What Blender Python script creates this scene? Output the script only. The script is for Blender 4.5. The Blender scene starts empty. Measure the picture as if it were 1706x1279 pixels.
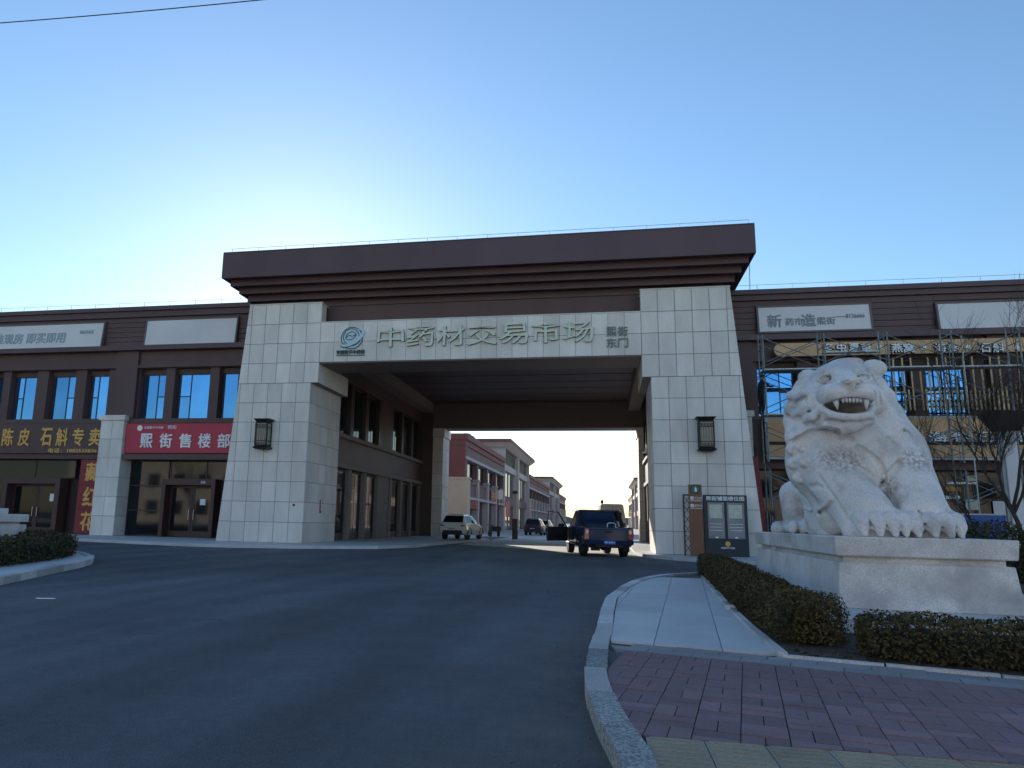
import bpy, bmesh, math, random
import numpy as np
from mathutils import Vector, Matrix
random.seed(7)
SC = bpy.context.scene
COL = SC.collection

# ---------------------------------------------------------------- camera
CAM_H = 1.25
FPX, PX, PY = 1231.4, 753.0, 640.0          # focal length and principal point for a 1706 x 1279 frame
YAW, PITCH, ROLL = -0.2052, 0.1822, 0.0219
_cy, _sy, _cp, _sp = math.cos(YAW), math.sin(YAW), math.cos(PITCH), math.sin(PITCH)
_r = Vector((_cy, -_sy, 0)); _f = Vector((_sy*_cp, _cy*_cp, _sp)); _u = _r.cross(_f)
_c, _s = math.cos(ROLL), math.sin(ROLL)
AX, AU, AF = _c*_r + _s*_u, -_s*_r + _c*_u, _f
cam_data = bpy.data.cameras.new('camera'); cam = bpy.data.objects.new('camera', cam_data); COL.objects.link(cam)
cam.matrix_world = Matrix(((AX.x, AU.x, -AF.x, 0), (AX.y, AU.y, -AF.y, 0), (AX.z, AU.z, -AF.z, CAM_H), (0, 0, 0, 1)))
cam_data.sensor_fit = 'HORIZONTAL'; cam_data.sensor_width = 36
cam_data.lens = FPX/1706*36
cam_data.shift_x = (853-PX)/1706
cam_data.shift_y = (PY-639.5)/1706
cam_data.clip_start, cam_data.clip_end = .1, 9000
SC.camera = cam

# ---------------------------------------------------------------- daylight
SUN_AZ, SUN_EL = math.radians(-23.8), math.radians(16.4)     # ahead of the camera, left of the gate's axis
w = bpy.data.worlds.new('World'); SC.world = w; w.use_nodes = True
nt = w.node_tree; nt.nodes.clear()
sky = nt.nodes.new('ShaderNodeTexSky'); sky.sky_type = 'NISHITA'; sky.sun_disc = False
sky.sun_elevation = SUN_EL; sky.sun_rotation = SUN_AZ
sky.altitude = 900; sky.air_density = 1.45; sky.dust_density = .36; sky.ozone_density = 4.4
bg = nt.nodes.new('ShaderNodeBackground'); bg.inputs[1].default_value = .15
wo = nt.nodes.new('ShaderNodeOutputWorld')
nt.links.new(sky.outputs[0], bg.inputs[0]); nt.links.new(bg.outputs[0], wo.inputs[0])
sl = bpy.data.lights.new('sun', 'SUN'); sl.energy = 5.0; sl.angle = math.radians(.53); sl.color = (1, .93, .82)
sun = bpy.data.objects.new('sun', sl); COL.objects.link(sun); sun.location = (-40, 90, 60)
sd = Vector((math.sin(SUN_AZ)*math.cos(SUN_EL), math.cos(SUN_AZ)*math.cos(SUN_EL), math.sin(SUN_EL)))
sun.rotation_euler = sd.to_track_quat('Z', 'Y').to_euler()
SC.view_settings.view_transform = 'Standard'; SC.view_settings.look = 'None'
SC.view_settings.exposure = 0.43; SC.view_settings.gamma = 1; SC.view_settings.use_curve_mapping = False
SC.cycles.use_denoising = True
SC.cycles.max_bounces = 8; SC.cycles.diffuse_bounces = 4

# ---------------------------------------------------------------- helpers
def ray(px, py):
    return AX*((px-PX)/FPX) - AU*((py-PY)/FPX) + AF
def at(px, py, Y):                       # a point of the photograph on the upright plane at depth Y
    d = ray(px, py); return Vector((0, 0, CAM_H)) + d*(Y/d.y)
def gnd(px, py, z=0.0):                  # a point of the photograph on level ground of height z
    d = ray(px, py); return Vector((0, 0, CAM_H)) + d*((z-CAM_H)/d.z)

def nd(t, kind, **kw):
    n = t.nodes.new('ShaderNode'+kind)
    for k, v in kw.items(): setattr(n, k, v)
    return n
def pm(name, col, rough=.6, metal=0., var=.12, scale=3., rnd=0., bump=0., bscale=60., spec=.5, var2=0., scale2=.3, coat=0., stretch=None, speck=0., speckscale=220., tint=None):
    """Principled material: base colour broken up by noise (and per object), fine relief."""
    m = bpy.data.materials.new(name); m.use_nodes = True; t = m.node_tree; L = t.links.new
    b = t.nodes['Principled BSDF']
    b.inputs['Roughness'].default_value = rough; b.inputs['Metallic'].default_value = metal
    b.inputs['Specular IOR Level'].default_value = spec
    if coat: b.inputs['Coat Weight'].default_value = coat; b.inputs['Coat Roughness'].default_value = .04
    geo = nd(t, 'NewGeometry'); vec = geo.outputs['Position']
    if stretch:
        mp = nd(t, 'Mapping'); mp.inputs['Scale'].default_value = stretch; L(vec, mp.inputs[0]); vec = mp.outputs[0]
    def noise(s, d=5, r=.6):
        n = nd(t, 'TexNoise'); n.inputs['Scale'].default_value = s; n.inputs['Detail'].default_value = d; n.inputs['Roughness'].default_value = r
        L(vec, n.inputs['Vector']); return n.outputs['Fac']
    val = None
    def fac(out, amt, lo=.25, hi=.75):
        r = nd(t, 'MapRange'); r.inputs['From Min'].default_value = lo; r.inputs['From Max'].default_value = hi
        r.inputs['To Min'].default_value = 1-amt; r.inputs['To Max'].default_value = 1+amt; L(out, r.inputs[0]); return r.outputs[0]
    def mul(a, bb):
        if a is None: return bb
        n = nd(t, 'Math', operation='MULTIPLY'); L(a, n.inputs[0]); L(bb, n.inputs[1]); return n.outputs[0]
    if var: val = mul(val, fac(noise(scale), var))
    if var2: val = mul(val, fac(noise(scale2, 4), var2, .35, .65))
    if speck: val = mul(val, fac(noise(speckscale, 2, .7), speck, .35, .65))
    if rnd:
        oi = nd(t, 'ObjectInfo'); val = mul(val, fac(oi.outputs['Random'], rnd, 0, 1))
    if val is not None:
        rgb = nd(t, 'RGB'); rgb.outputs[0].default_value = (*col, 1)
        sc = nd(t, 'VectorMath', operation='SCALE'); L(rgb.outputs[0], sc.inputs[0]); L(val, sc.inputs['Scale'])
        out = sc.outputs[0]
        if tint:
            mx = nd(t, 'Mix', data_type='RGBA'); mx.inputs['B'].default_value = (*tint, 1)
            r = nd(t, 'MapRange'); r.inputs['From Min'].default_value = .5; r.inputs['From Max'].default_value = .72
            L(noise(scale*.6, 4), r.inputs[0]); L(r.outputs[0], mx.inputs['Factor']); L(out, mx.inputs['A']); out = mx.outputs['Result']
        L(out, b.inputs['Base Color'])
    else: b.inputs['Base Color'].default_value = (*col, 1)
    if bump:
        bp = nd(t, 'Bump'); bp.inputs['Strength'].default_value = bump; bp.inputs['Distance'].default_value = .02
        L(noise(bscale, 4, .65), bp.inputs['Height']); L(bp.outputs[0], b.inputs['Normal'])
    return m

class MB:
    """Collects shapes; build() links them as one mesh object."""
    def __init__(s): s.v = []; s.f = []
    def hexa(s, p):                      # bottom 4 (ccw from above) then top 4
        i = len(s.v); s.v += [tuple(q) for q in p]
        s.f += [tuple(i+k for k in q) for q in ((3, 2, 1, 0), (4, 5, 6, 7), (0, 1, 5, 4), (1, 2, 6, 5), (2, 3, 7, 6), (3, 0, 4, 7))]; return s
    def box(s, x0, x1, y0, y1, z0, z1):
        return s.hexa([(x0, y0, z0), (x1, y0, z0), (x1, y1, z0), (x0, y1, z0), (x0, y0, z1), (x1, y0, z1), (x1, y1, z1), (x0, y1, z1)])
    def obox(s, c, size, rot=None):
        c = Vector(c); h = Vector(size)/2; p = []
        for q in ((-1, -1, -1), (1, -1, -1), (1, 1, -1), (-1, 1, -1), (-1, -1, 1), (1, -1, 1), (1, 1, 1), (-1, 1, 1)):
            v = Vector((q[0]*h.x, q[1]*h.y, q[2]*h.z)); p.append(c+(rot @ v if rot else v))
        return s.hexa(p)
    def slab(s, q, d):                   # quad q (ccw seen from outside) pushed back by d
        d = Vector(d); b = [Vector(p)+d for p in q]; i = len(s.v); s.v += [tuple(p) for p in list(q)+b]
        s.f += [tuple(i+k for k in w) for w in ((0, 1, 2, 3), (7, 6, 5, 4), (1, 0, 4, 5), (2, 1, 5, 6), (3, 2, 6, 7), (0, 3, 7, 4))]; return s
    def tube(s, pts, r, n=8, caps=True):
        pts = [Vector(p) for p in pts]; rs = r if isinstance(r, (list, tuple)) else [r]*len(pts); base = len(s.v); up = None
        for k, p in enumerate(pts):
            d = (pts[min(k+1, len(pts)-1)]-pts[max(k-1, 0)])
            d = d.normalized() if d.length > 1e-9 else Vector((0, 0, 1))
            if up is None: up = Vector((0, 0, 1)) if abs(d.z) < .9 else Vector((1, 0, 0))
            a = d.cross(up).normalized(); b = a.cross(d); up = b
            for j in range(n):
                t = 2*math.pi*j/n; s.v.append(tuple(p+(a*math.cos(t)+b*math.sin(t))*rs[k]))
        for k in range(len(pts)-1):
            for j in range(n):
                q = base+k*n; s.f.append((q+j, q+j+n, q+(j+1) % n+n, q+(j+1) % n))
        if caps:
            s.f.append(tuple(base+j for j in range(n))); e = base+(len(pts)-1)*n; s.f.append(tuple(e+n-1-j for j in range(n)))
        return s
    def prism(s, poly, axis, a0, a1):    # 2-D polygon swept along an axis: x -> (y,z), y -> (x,z), z -> (x,y)
        def P(u, v, a): return {'x': (a, u, v), 'y': (u, a, v), 'z': (u, v, a)}[axis]
        n = len(poly); i = len(s.v); s.v += [P(u, v, a0) for u, v in poly]+[P(u, v, a1) for u, v in poly]
        ar = sum(poly[k][0]*poly[(k+1) % n][1]-poly[(k+1) % n][0]*poly[k][1] for k in range(n))
        flip = (ar > 0) != (axis == 'y') 
        lo = tuple(range(i, i+n)); hi = tuple(range(i+n, i+2*n))
        s.f += [lo[::-1] if flip else lo, hi if flip else hi[::-1]]
        for k in range(n):
            q = (i+k, i+(k+1) % n, i+n+(k+1) % n, i+n+k); s.f.append(q if flip else q[::-1])
        return s
    def lathe(s, prof, c=(0, 0, 0), n=16):
        i = len(s.v); c = Vector(c)
        for r, z in prof:
            for j in range(n):
                t = 2*math.pi*j/n; s.v.append((c.x+r*math.cos(t), c.y+r*math.sin(t), c.z+z))
        for k in range(len(prof)-1):
            for j in range(n): s.f.append((i+k*n+j, i+k*n+(j+1) % n, i+(k+1)*n+(j+1) % n, i+(k+1)*n+j))
        s.f.append(tuple(i+n-1-j for j in range(n))); e = i+(len(prof)-1)*n; s.f.append(tuple(e+j for j in range(n)))
        return s
    def ell(s, c, r, nu=12, nv=8, rot=None):
        i = len(s.v); c = Vector(c)
        for k in range(nv+1):
            ph = math.pi*k/nv
            for j in range(nu):
                t = 2*math.pi*j/nu; v = Vector((r[0]*math.sin(ph)*math.cos(t), r[1]*math.sin(ph)*math.sin(t), -r[2]*math.cos(ph)))
                s.v.append(tuple(c+(rot @ v if rot else v)))
        for k in range(nv):
            for j in range(nu): s.f.append((i+k*nu+j, i+k*nu+(j+1) % nu, i+(k+1)*nu+(j+1) % nu, i+(k+1)*nu+j))
        return s
    def quad(s, *q):
        i = len(s.v); s.v += [tuple(p) for p in q]; s.f.append(tuple(range(i, i+len(q)))); return s
    def mesh(s, name, smooth=False, bevel=0., seg=1):
        me = bpy.data.meshes.new(name); me.from_pydata(s.v, [], s.f)
        bm = bmesh.new(); bm.from_mesh(me)
        bmesh.ops.remove_doubles(bm, verts=bm.verts, dist=1e-6)
        bmesh.ops.recalc_face_normals(bm, faces=bm.faces)
        if bevel: bmesh.ops.bevel(bm, geom=bm.edges[:], offset=bevel, segments=seg, affect='EDGES', clamp_overlap=True)
        bm.to_mesh(me); bm.free()
        if smooth: me.polygons.foreach_set('use_smooth', [True]*len(me.polygons))
        return me
    def build(s, name, mat, parent=None, smooth=False, bevel=0., seg=1, kind=None, sub=False, label=None):
        return obj(name, s.mesh(name, smooth, bevel, seg), mat, parent, kind, label)

def obj(name, me, mat, parent=None, kind=None, label=None):
    """Link a mesh given in its thing's frame (world numbers for a placed thing); top-level ones get their origin at their base."""
    if mat is not None and not me.materials: me.materials.append(mat)
    o = bpy.data.objects.new(name, me); COL.objects.link(o)
    if parent is not None:
        o.parent = parent
        if parent.parent is None and parent.type == 'EMPTY' and not parent.get('_local'): o.location = -parent.location
    if kind: o['kind'] = kind
    if label: o['label'] = label
    return o
def tag(o, label, cat, group=None, kind=None):
    o['label'] = label; o['category'] = cat
    if group: o['group'] = group
    if kind: o['kind'] = kind
    return o
def thing(name, label, cat, loc=(0, 0, 0), group=None, local=False, rz=0.):
    """Empty at a thing's base. Parts are given in world numbers, or in the thing's own frame when local."""
    o = bpy.data.objects.new(name, None); COL.objects.link(o); o.location = loc; o.empty_display_size = .3
    o.rotation_euler.z = rz
    if local: o['_local'] = 1
    return tag(o, label, cat, group)
def kids(o): return [c for c in bpy.data.objects if c.parent == o]
def copy_tree(o, parent=None, memo=None):
    if memo is None:
        memo = {}
        for c in bpy.data.objects: memo.setdefault(c.parent, []).append(c)
    c = o.copy(); COL.objects.link(c); c.parent = parent
    for k in memo.get(o, []): copy_tree(k, c, memo)
    return c

_txt = {}
def glyphs(body, bold=0., spacing=1.):
    """Outline of a piece of lettering, unit thickness; bold thickens the strokes with slightly shifted copies."""
    key = (body, bold, spacing)
    if key in _txt: return _txt[key]
    cu = bpy.data.curves.new('lettering', 'FONT'); cu.body = body; cu.size = 1; cu.extrude = .5; cu.resolution_u = 2
    cu.space_character = spacing
    o = bpy.data.objects.new('lettering', cu); COL.objects.link(o)
    dg = bpy.context.evaluated_depsgraph_get()
    me = bpy.data.meshes.new_from_object(o.evaluated_get(dg)); n = len(me.vertices)
    co = np.empty(n*3, 'f'); me.vertices.foreach_get('co', co); co = co.reshape(-1, 3).astype(float)
    fs = [tuple(p.vertices) for p in me.polygons]; side = [abs(p.normal.z) < .5 for p in me.polygons]
    bpy.data.objects.remove(o); bpy.data.curves.remove(cu); bpy.data.meshes.remove(me)
    if bold and n:
        C0, F0, S0 = co, fs, side; co, fs, side = [], [], []
        for k, (dx, dy) in enumerate(((0, 0), (1, 0), (-1, 0), (0, 1), (0, -1))):
            c = C0.copy(); c[:, 0] += dx*bold; c[:, 1] += dy*bold; c[:, 2] += np.where(c[:, 2] > 0, -.012*k, .012*k); co.append(c)
            fs += [tuple(v+k*n for v in f) for f in F0]; side += S0
        co = np.concatenate(co)
    _txt[key] = (co, fs, side); return _txt[key]
def text(body, mat, parent, o, h, wd=None, u=(1, 0, 0), v=(0, 0, 1), ext=.03, bold=0., name='lettering', spacing=1., warp=None, side_mat=None):
    """Raised lettering: lower-left corner o, height h, width wd, along u, upright v; thickness ext towards u x v."""
    co, fs, side = glyphs(body, bold, spacing)
    if not len(co): return None
    lo, hi = co.min(0), co.max(0); sz = np.maximum(hi-lo, 1e-6)
    if wd is None: wd = sz[0]*h/sz[1]
    q = (co-lo)/sz
    if warp: q = warp(q)
    u, v = np.array(Vector(u).normalized()), np.array(Vector(v).normalized()); n = np.cross(u, v)
    P = np.array(o)+np.outer(q[:, 0]*wd, u)+np.outer(q[:, 1]*h, v)+np.outer(q[:, 2]*ext, n)
    me = bpy.data.meshes.new(name); me.from_pydata(P.tolist(), [], fs)
    if side_mat is not None:
        me.materials.append(mat); me.materials.append(side_mat); me.polygons.foreach_set('material_index', [1 if s_ else 0 for s_ in side])
    return obj(name, me, mat, parent)
# ---------------------------------------------------------------- materials
M = {}
def asphalt():
    m = bpy.data.materials.new('asphalt'); m.use_nodes = True; t = m.node_tree; L = t.links.new; b = t.nodes['Principled BSDF']
    g = nd(t, 'NewGeometry').outputs['Position']
    def noise(s, d=4, r=.6, st=None, rot=0):
        v = g
        if st:
            mp = nd(t, 'Mapping'); mp.inputs['Scale'].default_value = st; mp.inputs['Rotation'].default_value = (0, 0, rot); L(v, mp.inputs[0]); v = mp.outputs[0]
        n = nd(t, 'TexNoise'); n.inputs['Scale'].default_value = s; n.inputs['Detail'].default_value = d; n.inputs['Roughness'].default_value = r; L(v, n.inputs['Vector']); return n.outputs['Fac']
    def rng_(o, a, b_, c, d):
        r = nd(t, 'MapRange'); r.inputs['From Min'].default_value = a; r.inputs['From Max'].default_value = b_; r.inputs['To Min'].default_value = c; r.inputs['To Max'].default_value = d; L(o, r.inputs[0]); return r.outputs[0]
    def mul(a, b_):
        n = nd(t, 'Math', operation='MULTIPLY'); L(a, n.inputs[0]); L(b_, n.inputs[1]); return n.outputs[0]
    v = rng_(noise(.09), .35, .65, .74, 1.30)                      # worn and patched areas
    v = mul(v, rng_(noise(1.1, 6, .7), .3, .7, .86, 1.14))
    v = mul(v, rng_(noise(.8, 3, .5, (1.0, .10, 1), .5), .4, .7, .88, 1.26))   # tracks of turning wheels
    v = mul(v, rng_(noise(.7, 3, .5, (1.0, .10, 1), -.15), .45, .7, .9, 1.26))
    v = mul(v, rng_(noise(9, 5, .75), .3, .7, .84, 1.18))
    v = mul(v, rng_(noise(95, 2, .8), .35, .65, .55, 1.5))         # aggregate
    vo = nd(t, 'TexVoronoi', feature='DISTANCE_TO_EDGE'); vo.inputs['Scale'].default_value = .17
    nz = nd(t, 'TexNoise'); nz.inputs['Scale'].default_value = 1.3; nz.inputs['Detail'].default_value = 5; L(g, nz.inputs['Vector'])
    ad = nd(t, 'VectorMath', operation='MULTIPLY_ADD'); L(nz.outputs['Color'], ad.inputs[0]); ad.inputs[1].default_value = (1.2, 1.2, 0); L(g, ad.inputs[2]); L(ad.outputs[0], vo.inputs['Vector'])
    cr = rng_(vo.outputs['Distance'], .001, .0035, .45, 1.0)
    gate = rng_(noise(.13, 2), .52, .56, 0, 1)                      # cracks only here and there
    mx = nd(t, 'Mix'); L(gate, mx.inputs['Factor']); mx.inputs['A'].default_value = 1; L(cr, mx.inputs['B']); v = mul(v, mx.outputs['Result'])
    rgb = nd(t, 'RGB'); rgb.outputs[0].default_value = (.100, .103, .112, 1)
    sc = nd(t, 'VectorMath', operation='SCALE'); L(rgb.outputs[0], sc.inputs[0]); L(v, sc.inputs['Scale'])
    du = nd(t, 'Mix', data_type='RGBA'); L(rng_(noise(.45, 6, .7), .57, .75, 0, .55), du.inputs['Factor']); L(sc.outputs[0], du.inputs['A']); du.inputs['B'].default_value = (.135, .125, .11, 1)   # dust
    sp = nd(t, 'SeparateXYZ'); L(g, sp.inputs[0])                    # grit washed against the right-hand kerb
    k1 = rng_(sp.outputs['X'], -1.5, -.1, 0, 1); k2 = rng_(sp.outputs['Y'], 9, 13, 1, 0); k3 = rng_(noise(1.4, 6, .75), .38, .68, 0, .8)
    dk = nd(t, 'Mix', data_type='RGBA'); L(mul(mul(k1, k2), k3), dk.inputs['Factor']); L(du.outputs['Result'], dk.inputs['A']); dk.inputs['B'].default_value = (.17, .155, .13, 1)
    L(dk.outputs['Result'], b.inputs['Base Color']); b.inputs['Roughness'].default_value = .82; b.inputs['Specular IOR Level'].default_value = .35
    bp = nd(t, 'Bump'); bp.inputs['Strength'].default_value = .6; bp.inputs['Distance'].default_value = .012; L(noise(75, 3, .7), bp.inputs['Height']); L(bp.outputs[0], b.inputs['Normal'])
    return m
M['asphalt'] = asphalt()
M['concrete'] = pm('concrete', (.50, .475, .43), .85, var=.1, scale=1.2, var2=.1, bump=.15, bscale=30)
M['tile'] = pm('pale_stone', (.73, .68, .625), .55, var=.07, scale=2.4, rnd=.09, var2=.09, scale2=.7, stretch=(1, 1, .3), speck=.05, speckscale=45, bump=.08, bscale=40)
M['joint'] = pm('dark_joint', (.24, .23, .22), .9, var=.1)
M['brown'] = pm('brown_cladding', (.105, .056, .054), .55, var=.08, scale=1.2, rnd=.05, var2=.08, stretch=(1, 1, .3))
M['brown_dark'] = pm('dark_brown_cladding', (.085, .052, .047), .55, var=.1, scale=1.5)
M['roof_metal'] = pm('roof_metal', (.098, .054, .060), .5, var=.06, scale=.8, var2=.1, stretch=(1, 1, .4))
M['soffit'] = pm('soffit_brown', (.17, .13, .115), .6, var=.08)
M['taupe'] = pm('taupe_render', (.22, .175, .15), .7, var=.06, var2=.06)
M['red_brown'] = pm('red_brown_render', (.27, .09, .075), .7, var=.06, var2=.08)
M['cream'] = pm('cream_stone', (.72, .57, .40), .7, var=.06, var2=.06)
M['frame'] = pm('bronze_frame', (.045, .028, .024), .45, var=.08)
M['bluepane'] = pm('mirror_glass', (.13, .34, .66), .03, metal=1., var=.10, scale=.9, rnd=.22, bump=.06, bscale=1.1)
M['darkpane'] = pm('dark_glass', (.012, .014, .017), .04, var=.3, scale=1., spec=.3, rnd=.3, bump=.03, bscale=1.4)
M['white'] = pm('white_panel', (.70, .67, .67), .5, var=.05, scale=1., var2=.06)
M['white_letter'] = pm('white_letter', (.84, .84, .84), .5, var=.03)
M['grey_letter'] = pm('faded_letter', (.30, .40, .46), .6, var=.1)
M['gold'] = pm('gold_letter', (.62, .36, .10), .4, metal=.2, var=.08)
M['red_sign'] = pm('red_sign', (.50, .035, .07), .5, var=.06, var2=.08)
M['red_panel'] = pm('dark_red_panel', (.22, .015, .025), .5, var=.08)
M['gate_letter'] = pm('pale_green_letter', (.64, .70, .58), .45, var=.05)
M['teal'] = pm('teal_letter', (.02, .085, .085), .5, var=.06)
M['logo'] = pm('logo_plate', (.50, .66, .72), .45, var=.05)
M['bronze'] = pm('dark_bronze', (.020, .022, .020), .5, metal=.4, var=.15, scale=8)
M['lantern_pane'] = pm('lantern_pane', (.34, .29, .22), .5, var=.15, scale=6)
M['rail'] = pm('pale_rail', (.30, .31, .33), .5, metal=.3, var=.1)
M['wire'] = pm('dark_wire', (.03, .035, .04), .6, var=.1)
M['paver_red'] = pm('red_paver', (.25, .155, .16), .85, var=.14, scale=3, rnd=.2, var2=.12, scale2=.5, speck=.16, speckscale=120, bump=.25, bscale=90)
M['paver_grey'] = pm('grey_paver', (.28, .27, .27), .85, var=.12, scale=3, rnd=.1, speck=.14, speckscale=120, bump=.2, bscale=90)
M['paver_yellow'] = pm('yellow_paver', (.33, .28, .20), .85, var=.14, scale=3, rnd=.12, var2=.12, speck=.16, speckscale=120, bump=.25, bscale=90)
M['slab'] = pm('granite_slab', (.56, .56, .56), .6, var=.07, scale=1.5, rnd=.08, var2=.1, scale2=.5, speck=.1, speckscale=160, bump=.1)
M['mortar'] = pm('mortar', (.12, .12, .12), .95, var=.15, scale=8)
M['kerb'] = pm('granite_kerb', (.56, .545, .52), .75, var=.12, scale=3, rnd=.28, var2=.12, speck=.22, speckscale=90, bump=.3, bscale=70)
M['kerb_worn'] = pm('worn_granite_kerb', (.30, .30, .29), .9, var=.3, scale=14, rnd=.1, var2=.2, speck=.5, speckscale=45, bump=.8, bscale=45)
M['soil'] = pm('bare_soil', (.075, .055, .04), .95, var=.3, scale=6, bump=.9, bscale=25)

# ---------------------------------------------------------------- ground
MB().quad((-4000, -4000, 0), (4000, -4000, 0), (4000, 4000, 0), (-4000, 4000, 0)).build('asphalt_road', M['asphalt'], kind='structure')
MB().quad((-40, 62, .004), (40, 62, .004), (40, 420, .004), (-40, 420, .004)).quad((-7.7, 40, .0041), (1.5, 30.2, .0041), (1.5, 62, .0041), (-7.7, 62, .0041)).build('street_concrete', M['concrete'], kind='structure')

def raised(name, poly, z, mat):
    o = MB().prism([(p[0], p[1]) for p in poly], 'z', .0005, z).build(name, mat, kind='structure'); return o
PZ = .12
lf = [(-60, 29.6), (-23.2, 29.4), (-17.2, 27.7), (-14.6, 27.6), (-12.0, 28.6), (-9.4, 30.6), (-8.5, 33.5), (-8.2, 41), (-7.6, 46), (-7.3, 48.2), (-7.6, 49.4), (-8.6, 50.2), (-9.2, 53), (-9.4, 58), (-60, 58)]
raised('left_pavement', lf, PZ, M['slab'])
rf = [(60, 26), (60, 58), (1.55, 58), (1.35, 50), (1.2, 33.5), (1.5, 30.2), (2.4, 28.6), (3.4, 27.6), (6, 26.6), (12, 26)]
raised('right_pavement', rf, PZ, M['slab'])

def kerb_run(name, pts, width, parent, mat, inward, L=.75, z=.15, gap=.018, joint=True):
    """Kerb stones laid one by one along a polyline; inward = +1 when the stone lies to the left of the run."""
    pts = [Vector((p[0], p[1], 0)) for p in pts]
    cum = [0]
    for a, b in zip(pts, pts[1:]): cum.append(cum[-1]+(b-a).length)
    def P(s):
        for k in range(len(pts)-1):
            if s <= cum[k+1] or k == len(pts)-2:
                return pts[k].lerp(pts[k+1], (s-cum[k])/(cum[k+1]-cum[k]))
    def N(s):
        d = (P(min(s+.3, cum[-1]))-P(max(s-.3, 0))).normalized(); return Vector((-d.y, d.x, 0))*inward
    n = max(1, round(cum[-1]/L)); st = cum[-1]/n
    for k in range(n):
        a, b = k*st+gap/2, (k+1)*st-gap/2; m = MB(); dz = random.uniform(-.006, .006); ww = random.uniform(-.008, .008)
        q = []
        ss = [a, (a+b)/2, b]
        fr = [P(s)+N(s)*ww for s in ss]; bk = [P(s)+N(s)*(width+ww) for s in ss]
        for i in (0, 1):
            c = [fr[i], fr[i+1], bk[i+1], bk[i]]
            if inward < 0: c = [bk[i], bk[i+1], fr[i+1], fr[i]]
            m.hexa([(p.x, p.y, .0005) for p in c]+[(p.x, p.y, z+dz) for p in c])
        m.build('kerb_stone', mat[k % len(mat)] if isinstance(mat, list) else mat, parent, bevel=0)

# right corner: kerb, granite apron, red and yellow pavers
KR = [gnd(*p) for p in ((1045, 1330), (1025, 1279), (1000, 1240), (982, 1190), (974, 1150), (978, 1115), (986, 1090), (995, 1060), (1003, 1030), (1010, 1008), (1035, 988), (1060, 975), (1100, 966), (1165, 962))]
KR = [Vector((.30, 1.0, 0)), Vector((.15, 2.6, 0))] + [Vector((p.x, p.y, 0)) for p in KR[1:]] + [Vector((3.6, 20.6, 0)), Vector((6.5, 21.9, 0)), Vector((14, 23.2, 0)), Vector((40, 24, 0))]
base = MB().prism([(p.x+.06, p.y) for p in KR]+[(40, -4), (.4, -4)], 'z', .0005, .085).build('corner_pavement', M['mortar'], kind='structure')
kerb_run('kerb', KR[:-2], .17, base, [M['kerb_worn']]*5+[M['kerb'], M['kerb_worn']]+[M['kerb']]*40, -1, L=.9, z=.135)
# ---------------------------------------------------------------- gate
GX = -5.53                                # the gate's axis
G = thing('market_gate', 'tall pale stone gate with dark stepped roof spanning the street entrance', 'gateway', (GX, 33, 0))
Z0, ZB, ZT, ZP = .12, 8.2, 10.05, 11.0    # pavement, beam underside, beam top, pier top
GY = 31.0
def outer(z): return 11.58 - (11.58-10.72)*z/11.0
TW, TH = .69, .905
def clipped_tiles(parent, x_in, x_out, z0, z1, y, sgn, skip=lambda x0, x1, z0, z1: False):
    """Stone tiles on a front face; x measured from the axis, x_out(z) the battered outer edge."""
    nz = max(1, round((z1-z0)/TH)); dz = (z1-z0)/nz
    for r in range(nz):
        a, b = z0+r*dz+.011, z0+(r+1)*dz-.011
        x = x_in
        while x < max(x_out(a), x_out(b))-.02:
            xe = x+TW
            p = [x+.011, min(xe-.011, x_out(a)-.004), min(xe-.011, x_out(b)-.004), x+.011]
            if p[1]-p[0] > .05:
                j = random.uniform(-.004, .004)
                q = [(GX+sgn*p[0], y+j, a), (GX+sgn*p[1], y+j, a), (GX+sgn*p[2], y+j, b), (GX+sgn*p[3], y+j, b)]
                if p[2]-p[3] < .02: q[2] = (GX+sgn*(p[3]+.02), y+j, b)
                if sgn < 0: q = [q[1], q[0], q[3], q[2]]
                MB().slab(q, (0, .03, 0)).build('tile', M['tile'], parent)
            x = xe
XI, XC = 7.47, 7.12                       # inner face of a pier, inner face of its corbel
PD = 4.0                                  # pier depth
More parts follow.
